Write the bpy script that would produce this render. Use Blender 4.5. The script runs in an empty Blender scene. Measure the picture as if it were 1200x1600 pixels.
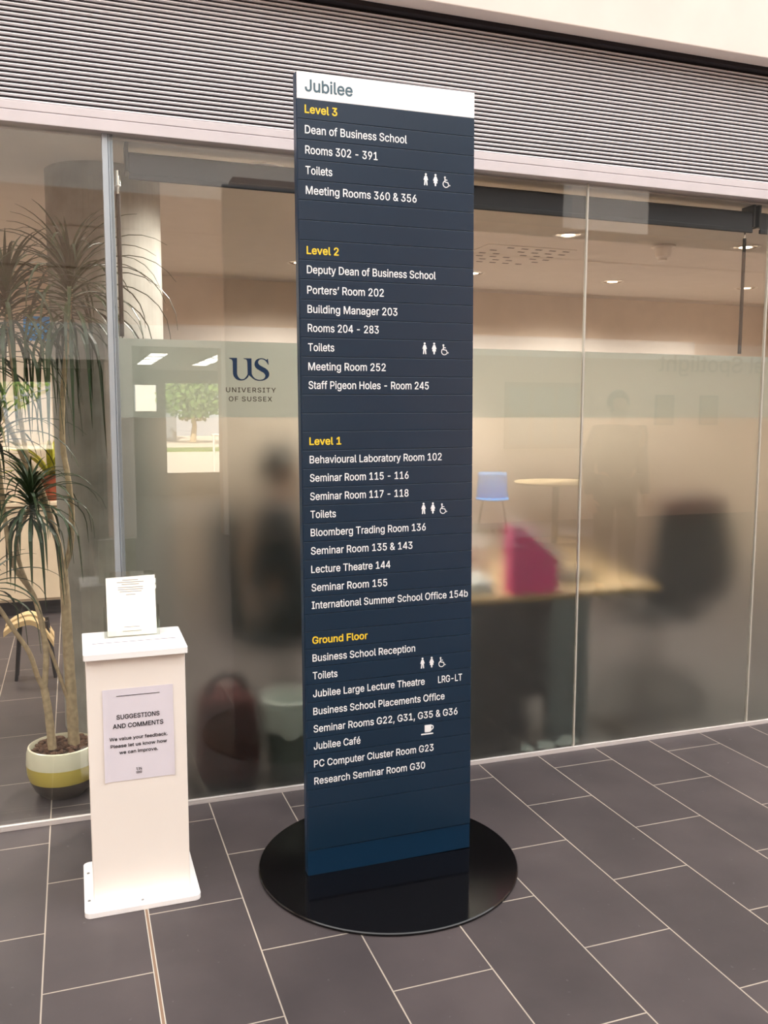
import bpy, bmesh, math, random
from mathutils import Vector, Matrix
from mathutils.geometry import tessellate_polygon
random.seed(7)
S = bpy.context.scene
COL = S.collection
PI = math.pi

# ------------------------------------------------------------------ camera
F_PX, PITCH, YAW, ROLL = 1378.6, 0.10970, 0.33890, 0.0018
CAM = Vector((0.5825, -3.4550, 1.5584))
_f = Vector((math.sin(YAW) * math.cos(PITCH), math.cos(YAW) * math.cos(PITCH), -math.sin(PITCH)))
_r = Vector((math.cos(YAW), -math.sin(YAW), 0))
_u = _r.cross(_f)
_r, _u = (_r * math.cos(ROLL) + _u * math.sin(ROLL)), (_u * math.cos(ROLL) - _r * math.sin(ROLL))
cam_d = bpy.data.cameras.new('camera')
cam = bpy.data.objects.new('camera', cam_d)
COL.objects.link(cam)
cam.matrix_world = Matrix(((_r.x, _u.x, -_f.x, CAM.x), (_r.y, _u.y, -_f.y, CAM.y), (_r.z, _u.z, -_f.z, CAM.z), (0, 0, 0, 1)))
cam_d.sensor_fit = 'VERTICAL'
cam_d.sensor_height = 24.0
cam_d.lens = F_PX / 1600 * 24.0
cam_d.clip_start = 0.05
S.camera = cam


def at(px, py, v, axis=1):
    """photograph pixel -> point of its sight line on the plane axis = v"""
    d = _r * ((px - 600) / F_PX) - _u * ((py - 800) / F_PX) + _f
    return CAM + d * ((v - CAM[axis]) / d[axis])


# ------------------------------------------------------------------ world, sun, exposure
w = bpy.data.worlds.new('overcast sky')
S.world = w
w.use_nodes = True
w.node_tree.nodes['Background'].inputs[0].default_value = (1.0, 0.985, 0.975, 1)
w.node_tree.nodes['Background'].inputs[1].default_value = 2.6
sun_d = bpy.data.lights.new('sun', 'SUN')
sun_d.energy = 19.0
sun_d.angle = 0.02
sun_d.color = (1, .95, .86)
sun = bpy.data.objects.new('sun', sun_d)
COL.objects.link(sun)
sun.rotation_euler = Vector((0.12, -math.cos(math.radians(42)), -math.sin(math.radians(42)))).to_track_quat('-Z', 'Y').to_euler()
sun.location = (0, 20, 20)
S.view_settings.view_transform = 'Standard'
S.view_settings.look = 'None'
S.view_settings.gamma = 1
S.view_settings.use_curve_mapping = False
S.view_settings.exposure = 0.585
LAMP_W = 122.0
WARM = (1.0, .91, .83)
try:
    S.cycles.use_denoising = True
    S.cycles.transparent_max_bounces = 24
    S.cycles.max_bounces = 16
    S.cycles.transmission_bounces = 12
    S.cycles.sample_clamp_indirect = 8
except Exception:
    pass


# ------------------------------------------------------------------ materials
def lin(c):
    return tuple(((v / 255) / 12.92 if v <= 10 else ((v / 255 + .055) / 1.055) ** 2.4) for v in c)


def mat(name, rgb, rough=.6, metal=0., var=.06, scale=8., spec=.5, emit=0., bump=0., coat=0.):
    """principled material whose colour varies a little with a noise texture; rgb in sRGB 0-255"""
    m = bpy.data.materials.new(name)
    m.use_nodes = True
    nt = m.node_tree
    b = nt.nodes['Principled BSDF']
    c = lin(rgb)
    tc = nt.nodes.new('ShaderNodeTexCoord')
    nz = nt.nodes.new('ShaderNodeTexNoise')
    nz.inputs['Scale'].default_value = scale
    nz.inputs['Detail'].default_value = 5
    nt.links.new(tc.outputs['Object'], nz.inputs['Vector'])
    rp = nt.nodes.new('ShaderNodeValToRGB')
    rp.color_ramp.elements[0].position = .3
    rp.color_ramp.elements[1].position = .7
    rp.color_ramp.elements[0].color = (*[v * (1 - var) for v in c], 1)
    rp.color_ramp.elements[1].color = (*[min(1, v * (1 + var)) for v in c], 1)
    nt.links.new(nz.outputs['Fac'], rp.inputs['Fac'])
    nt.links.new(rp.outputs['Color'], b.inputs['Base Color'])
    b.inputs['Roughness'].default_value = rough
    b.inputs['Metallic'].default_value = metal
    b.inputs['Specular IOR Level'].default_value = spec
    b.inputs['Coat Weight'].default_value = coat
    if emit:
        b.inputs['Emission Color'].default_value = (*c, 1)
        b.inputs['Emission Strength'].default_value = emit
    if bump:
        bp = nt.nodes.new('ShaderNodeBump')
        bp.inputs['Strength'].default_value = bump
        bp.inputs['Distance'].default_value = .004
        nt.links.new(nz.outputs['Fac'], bp.inputs['Height'])
        nt.links.new(bp.outputs['Normal'], b.inputs['Normal'])
    return m


def floor_mat():
    m = bpy.data.materials.new('slate tiles')
    m.use_nodes = True
    nt = m.node_tree
    N, Lk = nt.nodes, nt.links
    b = N['Principled BSDF']
    tc = N.new('ShaderNodeTexCoord')
    sp = N.new('ShaderNodeSeparateXYZ')
    Lk.new(tc.outputs['Object'], sp.inputs[0])
    ax = N.new('ShaderNodeMath'); ax.operation = 'ADD'; ax.inputs[1].default_value = .1495 + 60
    ay = N.new('ShaderNodeMath'); ay.operation = 'ADD'; ay.inputs[1].default_value = -.4531 + 60
    Lk.new(sp.outputs['Y'], ax.inputs[0]); Lk.new(sp.outputs['X'], ay.inputs[0])
    cb = N.new('ShaderNodeCombineXYZ')
    Lk.new(ax.outputs[0], cb.inputs[0]); Lk.new(ay.outputs[0], cb.inputs[1])
    br = N.new('ShaderNodeTexBrick')
    Lk.new(cb.outputs[0], br.inputs['Vector'])
    br.offset = .5; br.offset_frequency = 2; br.squash = 1
    br.inputs['Scale'].default_value = 1
    br.inputs['Brick Width'].default_value = .6
    br.inputs['Row Height'].default_value = .3
    br.inputs['Mortar Size'].default_value = .0022
    br.inputs['Mortar Smooth'].default_value = .1
    br.inputs['Bias'].default_value = 0
    br.inputs['Color1'].default_value = (*lin((69, 63, 64)), 1)
    br.inputs['Color2'].default_value = (*lin((79, 72, 73)), 1)
    br.inputs['Mortar'].default_value = (*lin((176, 166, 152)), 1)
    nz = N.new('ShaderNodeTexNoise'); nz.inputs['Scale'].default_value = 3.5; nz.inputs['Detail'].default_value = 8
    Lk.new(tc.outputs['Object'], nz.inputs['Vector'])
    r1 = N.new('ShaderNodeValToRGB')
    r1.color_ramp.elements[0].position = .3; r1.color_ramp.elements[0].color = (.8, .8, .82, 1)
    r1.color_ramp.elements[1].position = .72; r1.color_ramp.elements[1].color = (1.15, 1.13, 1.12, 1)
    Lk.new(nz.outputs['Fac'], r1.inputs['Fac'])
    mx = N.new('ShaderNodeMix'); mx.data_type = 'RGBA'; mx.blend_type = 'MULTIPLY'; mx.inputs['Factor'].default_value = 1
    Lk.new(br.outputs['Color'], mx.inputs['A']); Lk.new(r1.outputs['Color'], mx.inputs['B'])
    # fine pale scuffs and specks
    n2 = N.new('ShaderNodeTexNoise'); n2.inputs['Scale'].default_value = 38; n2.inputs['Detail'].default_value = 3
    Lk.new(tc.outputs['Object'], n2.inputs['Vector'])
    r2 = N.new('ShaderNodeValToRGB')
    r2.color_ramp.elements[0].position = .70; r2.color_ramp.elements[0].color = (0, 0, 0, 1)
    r2.color_ramp.elements[1].position = .80; r2.color_ramp.elements[1].color = (.35, .35, .35, 1)
    Lk.new(n2.outputs['Fac'], r2.inputs['Fac'])
    m2 = N.new('ShaderNodeMix'); m2.data_type = 'RGBA'
    Lk.new(r2.outputs['Color'], m2.inputs['Factor']); Lk.new(mx.outputs['Result'], m2.inputs['A'])
    m2.inputs['B'].default_value = (*lin((150, 145, 148)), 1)
    Lk.new(m2.outputs['Result'], b.inputs['Base Color'])
    b.inputs['Roughness'].default_value = .48
    b.inputs['Specular IOR Level'].default_value = .4
    bp = N.new('ShaderNodeBump'); bp.inputs['Strength'].default_value = .25; bp.inputs['Distance'].default_value = .002
    Lk.new(nz.outputs['Fac'], bp.inputs['Height']); Lk.new(bp.outputs['Normal'], b.inputs['Normal'])
    return m


def glass_mat(name, tint, r0=.058, gain=1.0):
    """thin pane: straight-through transparency under a sharp reflection that grows towards grazing"""
    m = bpy.data.materials.new(name)
    m.use_nodes = True
    nt = m.node_tree
    N, Lk = nt.nodes, nt.links
    N.remove(N['Principled BSDF'])
    t = N.new('ShaderNodeBsdfTransparent'); t.inputs[0].default_value = (*tint, 1)
    g = N.new('ShaderNodeBsdfGlossy'); g.inputs['Roughness'].default_value = 0.0
    g.inputs['Color'].default_value = (1, 1, 1, 1)
    lw = N.new('ShaderNodeLayerWeight'); lw.inputs['Blend'].default_value = .5
    p = N.new('ShaderNodeMath'); p.operation = 'POWER'; p.inputs[1].default_value = 5
    Lk.new(lw.outputs['Facing'], p.inputs[0])
    a = N.new('ShaderNodeMath'); a.operation = 'MULTIPLY_ADD'; a.inputs[1].default_value = (1 - r0) * gain; a.inputs[2].default_value = r0
    a.use_clamp = True
    Lk.new(p.outputs[0], a.inputs[0])
    x = N.new('ShaderNodeMixShader')
    Lk.new(a.outputs[0], x.inputs[0]); Lk.new(t.outputs[0], x.inputs[1]); Lk.new(g.outputs[0], x.inputs[2])
    Lk.new(x.outputs[0], N['Material Output'].inputs['Surface'])
    return m


def film_mat(name, rough, haze, hazecol, tint, ior=1.3):
    """etched film: rough refraction (blur grows with distance behind it) plus a little white scatter"""
    m = bpy.data.materials.new(name)
    m.use_nodes = True
    nt = m.node_tree
    N, Lk = nt.nodes, nt.links
    N.remove(N['Principled BSDF'])
    rf = N.new('ShaderNodeBsdfRefraction')
    rf.inputs['Color'].default_value = (*tint, 1)
    rf.inputs['Roughness'].default_value = rough
    rf.inputs['IOR'].default_value = ior
    df = N.new('ShaderNodeBsdfDiffuse'); df.inputs[0].default_value = (*hazecol, 1)
    tr = N.new('ShaderNodeBsdfTranslucent'); tr.inputs[0].default_value = (*hazecol, 1)
    h = N.new('ShaderNodeMixShader'); h.inputs[0].default_value = .5
    Lk.new(df.outputs[0], h.inputs[1]); Lk.new(tr.outputs[0], h.inputs[2])
    x = N.new('ShaderNodeMixShader'); x.inputs[0].default_value = haze
    Lk.new(rf.outputs[0], x.inputs[1]); Lk.new(h.outputs[0], x.inputs[2])
    Lk.new(x.outputs[0], N['Material Output'].inputs['Surface'])
    return m


M = {}
M['floor'] = floor_mat()
M['concrete_pale'] = mat('pale concrete', (226, 212, 202), .85, var=.05, scale=3, bump=.3)
M['concrete_grey'] = mat('grey concrete', (150, 148, 140), .85, var=.28, scale=5, bump=.4)
M['recess_shade'] = mat('painted recess shade', (40, 36, 40), .9)  # shade of the gap over the grille, put into the colour
M['alu'] = mat('satin aluminium', (225, 218, 214), .42, .3, var=.03)
M['alu_fascia'] = mat('painted aluminium', (205, 197, 198), .5, .15, var=.03)
M['slat'] = mat('white slats', (238, 234, 236), .45, 0, var=.02)
M['slat_back'] = mat('dark grille backing', (34, 29, 32), .9)
M['mull'] = mat('mullion aluminium', (176, 184, 190), .4, .4, var=.04)
M['seal'] = mat('pale silicone seal', (190, 184, 172), .5)
M['glass'] = glass_mat('clear glass', (.965, .98, .97))
M['acrylic'] = glass_mat('clear acrylic', (.93, .94, .92), .05)
M['film'] = film_mat('frosted film', .46, .028, (.62, .66, .62), (.79, .80, .78))
M['band'] = film_mat('white frosted band', .60, .30, (.70, .73, .68), (.74, .78, .75))
M['navy'] = mat('navy sign slats', (10, 40, 62), .30, 0, var=.05, scale=3, spec=.72)
M['navy_side'] = mat('navy sign frame', (16, 50, 78), .3, .2, var=.05)
M['white_sign'] = mat('white header', (252, 252, 252), .4, var=.01)
M['white_ink'] = mat('white lettering', (246, 246, 246), .5, var=.01)
M['yellow_ink'] = mat('yellow lettering', (246, 208, 52), .5, var=.02)
M['teal_ink'] = mat('grey teal lettering', (78, 104, 116), .5, var=.02)
M['navy_ink'] = mat('navy vinyl', (14, 44, 74), .5, var=.03)
M['brown_ink'] = mat('dark brown vinyl', (58, 46, 36), .5, var=.03)
M['black_gloss'] = mat('black gloss base', (9, 8, 10), .10, 0, var=.05, spec=.5)
M['white_box'] = mat('white laminate', (246, 238, 229), .42, var=.015, scale=4)
M['white_plate'] = mat('white acrylic plate', (253, 251, 249), .25, var=.01)
M['paper'] = mat('white paper', (226, 220, 228), .8, var=.02)
M['leaflet'] = mat('cream leaflet', (253, 250, 240), .8, var=.01)
M['ink'] = mat('black ink', (30, 28, 34), .7)
M['grey_ink'] = mat('grey ink', (150, 142, 130), .7)
M['screw'] = mat('steel screw', (150, 150, 150), .3, .9)
M['slot'] = mat('slot shadow gap', (120, 114, 122), .9)
M['ceil'] = mat('office ceiling', (216, 206, 195), .8, var=.02)
M['wall_in'] = mat('cream office wall', (224, 208, 190), .8, var=.03)
M['blind'] = mat('black blind', (38, 37, 42), .6, var=.06)
M['rod'] = mat('dark rod', (38, 32, 28), .4)
M['chrome'] = mat('chrome', (230, 228, 222), .08, 1.0, var=.02)
M['bulb'] = mat('lit lamp', (255, 226, 190), .5, emit=5)
M['white_plastic'] = mat('white plastic', (225, 215, 205), .45)
M['hole'] = mat('dark hole', (28, 24, 22), .9)
M['desk_top'] = mat('beech desk top', (206, 168, 112), .45, var=.1, scale=14)
M['grey_steel'] = mat('grey steel', (120, 132, 136), .45, .3)
M['black_fabric'] = mat('black fabric', (26, 27, 32), .85, var=.15, scale=40)
M['dark_plastic'] = mat('dark plastic', (30, 29, 31), .45)
M['maroon'] = mat('maroon fabric', (84, 30, 30), .85, var=.15, scale=30)
M['pink'] = mat('pink card', (252, 52, 146), .5, var=.04)
M['white_card'] = mat('white card', (225, 232, 232), .55)
M['blue'] = mat('bright blue', (36, 150, 226), .5)
M['bag_white'] = mat('white bin liner', (236, 240, 234), .35, var=.06, scale=20, bump=.6)
M['bin'] = mat('grey bin', (112, 120, 116), .5)
M['coat'] = mat('dark navy cloth', (25, 27, 38), .9, var=.12, scale=30)
M['coat2'] = mat('dark brown cloth', (46, 40, 34), .9, var=.12, scale=30)
M['skin'] = mat('skin', (196, 148, 122), .6, var=.04)
M['hair'] = mat('dark hair', (34, 26, 22), .6, var=.2, scale=60)
M['shoe'] = mat('black shoe', (18, 17, 18), .4)
M['bark'] = mat('ringed pale bark', (176, 156, 124), .8, var=.22, scale=45, bump=.5)
M['leaf'] = mat('dark green leaf', (44, 62, 32), .45, var=.30, scale=6)
M['leaf_y'] = mat('yellow green leaf', (164, 160, 46), .5, var=.25, scale=9)
M['pot_cream'] = mat('cream glaze', (226, 222, 196), .3)
M['pot_ochre'] = mat('ochre glaze', (196, 178, 84), .3)
M['pot_dark'] = mat('dark pot base', (72, 64, 54), .35)  # darker tone of the pot's lowest part
M['soil'] = mat('bark chips', (84, 58, 40), .95, var=.5, scale=60)
M['terracotta'] = mat('terracotta', (150, 76, 52), .8)
M['ply'] = mat('blond plywood', (226, 196, 146), .45, var=.06)
M['cabinet'] = mat('white cabinet', (226, 206, 178), .6)
M['rear'] = mat('warm concrete', (216, 190, 172), .85, var=.05, scale=2)
M['rear_dk'] = mat('brown cladding', (134, 108, 88), .8, var=.05, scale=2)
M['rear_lt'] = mat('light band', (240, 238, 234), .8, var=.04, scale=2)
M['lobby'] = mat('lobby grey', (120, 118, 108), .8)
M['dark_frame'] = mat('dark frame', (62, 54, 46), .6)
M['tubelit'] = mat('lit ceiling panel', (255, 250, 240), .5, emit=9)
M['paving'] = mat('pale paving', (214, 200, 182), .85, var=.06, scale=1)
M['lawn'] = mat('grass', (110, 136, 66), .9, var=.2, scale=3)
M['house'] = mat('grey render', (128, 132, 136), .85)


# ------------------------------------------------------------------ mesh helpers
def bm_new():
    return bmesh.new()


def box(bm, x0, x1, y0, y1, z0, z1, bev=0., seg=2):
    vs = [bm.verts.new((x, y, z)) for x in (x0, x1) for y in (y0, y1) for z in (z0, z1)]
    fs = [bm.faces.new([vs[i] for i in q]) for q in ((0, 1, 3, 2), (4, 6, 7, 5), (0, 4, 5, 1), (2, 3, 7, 6), (0, 2, 6, 4), (1, 5, 7, 3))]
    if bev:
        es = list({e for f in fs for e in f.edges})
        bmesh.ops.bevel(bm, geom=es, offset=bev, segments=seg, affect='EDGES', profile=.5)
    return bm


def frame_of(d):
    d = d.normalized()
    a = Vector((0, 0, 1)) if abs(d.z) < .9 else Vector((1, 0, 0))
    u = d.cross(a).normalized()
    return u, d.cross(u).normalized()


def tube(bm, pts, rad, n=10, cap=True):
    pts = [Vector(p) for p in pts]
    if not isinstance(rad, (list, tuple)):
        rad = [rad] * len(pts)
    rings = []
    u = None
    for i, p in enumerate(pts):
        d = (pts[min(i + 1, len(pts) - 1)] - pts[max(i - 1, 0)]).normalized()
        if u is None:
            u, v = frame_of(d)
        else:
            u = (u - d * u.dot(d)).normalized()
            v = d.cross(u)
        rings.append([bm.verts.new(p + (u * math.cos(2 * PI * k / n) + v * math.sin(2 * PI * k / n)) * rad[i]) for k in range(n)])
    for a, b in zip(rings, rings[1:]):
        for k in range(n):
            bm.faces.new((a[k], a[(k + 1) % n], b[(k + 1) % n], b[k]))
    if cap:
        bm.faces.new(rings[0][::-1])
        bm.faces.new(rings[-1])
    return bm


def lathe(bm, prof, c=(0, 0, 0), n=40, closed=False):
    rings = []
    for r, z in prof:
        if r < 1e-6:
            rings.append([bm.verts.new((c[0], c[1], c[2] + z))])
        else:
            rings.append([bm.verts.new((c[0] + r * math.cos(2 * PI * k / n), c[1] + r * math.sin(2 * PI * k / n), c[2] + z)) for k in range(n)])
    for a, b in zip(rings, rings[1:]):
        for k in range(n):
            q = [a[k % len(a)], a[(k + 1) % len(a)], b[(k + 1) % len(b)], b[k % len(b)]]
            q = list(dict.fromkeys(q))
            if len(q) > 2:
                bm.faces.new(q)
    return bm


def ball(bm, c, r, sx=1, sy=1, sz=1, seg=20, rings=12):
    mt = Matrix.Translation(c) @ Matrix.Diagonal((r * sx, r * sy, r * sz, 1))
    bmesh.ops.create_uvsphere(bm, u_segments=seg, v_segments=rings, radius=1, matrix=mt)
    return bm


def plate(bm, poly, f, th):
    """closed 2-D polygon -> slab; f maps (u, v, depth) to a point"""
    a = [bm.verts.new(f(u, v, 0)) for u, v in poly]
    b = [bm.verts.new(f(u, v, th)) for u, v in poly]
    tris = tessellate_polygon([[Vector((u, v, 0)) for u, v in poly]])
    for t in tris:
        try:
            bm.faces.new([a[i] for i in t])
            bm.faces.new([b[i] for i in t][::-1])
        except ValueError:
            pass
    n = len(poly)
    for i in range(n):
        bm.faces.new((a[i], b[i], b[(i + 1) % n], a[(i + 1) % n]))
    return bm


def root_of(p):
    while p.parent:
        p = p.parent
    return p


def obj(name, bm, m, parent=None, smooth=False, label=None, local=False, fix=True):
    """link one mesh; with a parent the world-space shape is moved into the thing's own space"""
    if fix:
        bmesh.ops.recalc_face_normals(bm, faces=bm.faces[:])
    me = bpy.data.meshes.new(name)
    if parent is not None and not local:
        bmesh.ops.translate(bm, verts=bm.verts[:], vec=-root_of(parent).location)
    bm.to_mesh(me)
    bm.free()
    if smooth:
        me.polygons.foreach_set('use_smooth', [True] * len(me.polygons))
        try:
            me.set_sharp_from_angle(angle=math.radians(38))
        except Exception:
            pass
    for mm in (m if isinstance(m, (list, tuple)) else [m]):
        me.materials.append(mm)
    o = bpy.data.objects.new(name, me)
    COL.objects.link(o)
    if parent is not None:
        o.parent = parent
    if label:
        o['label'] = label
    return o


def tag(o, label, cat, group=None):
    o['label'] = label
    o['category'] = cat
    if group:
        o['group'] = group
    return o


def thing(name, label, cat, loc=(0, 0, 0), group=None):
    o = bpy.data.objects.new(name, None)
    o.empty_display_size = .1
    COL.objects.link(o)
    o.location = loc
    return tag(o, label, cat, group)


def struct(name, bm, m, parent=None):
    o = obj(name, bm, m, parent)
    if parent is None:
        o['kind'] = 'structure'
    return o


def copy_thing(src, loc, label, group=None, rz=0.):
    """a copy of a thing with copies of its parts and sub-parts"""
    def cp(o, par):
        c = o.copy()
        COL.objects.link(c)
        c.parent = par
        for ch in list(o.children):
            cp(ch, c)
        return c
    r = cp(src, None)
    r.location = loc
    r.rotation_euler = (0, 0, rz)
    r['label'] = label
    if group:
        r['group'] = group
    return r


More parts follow.
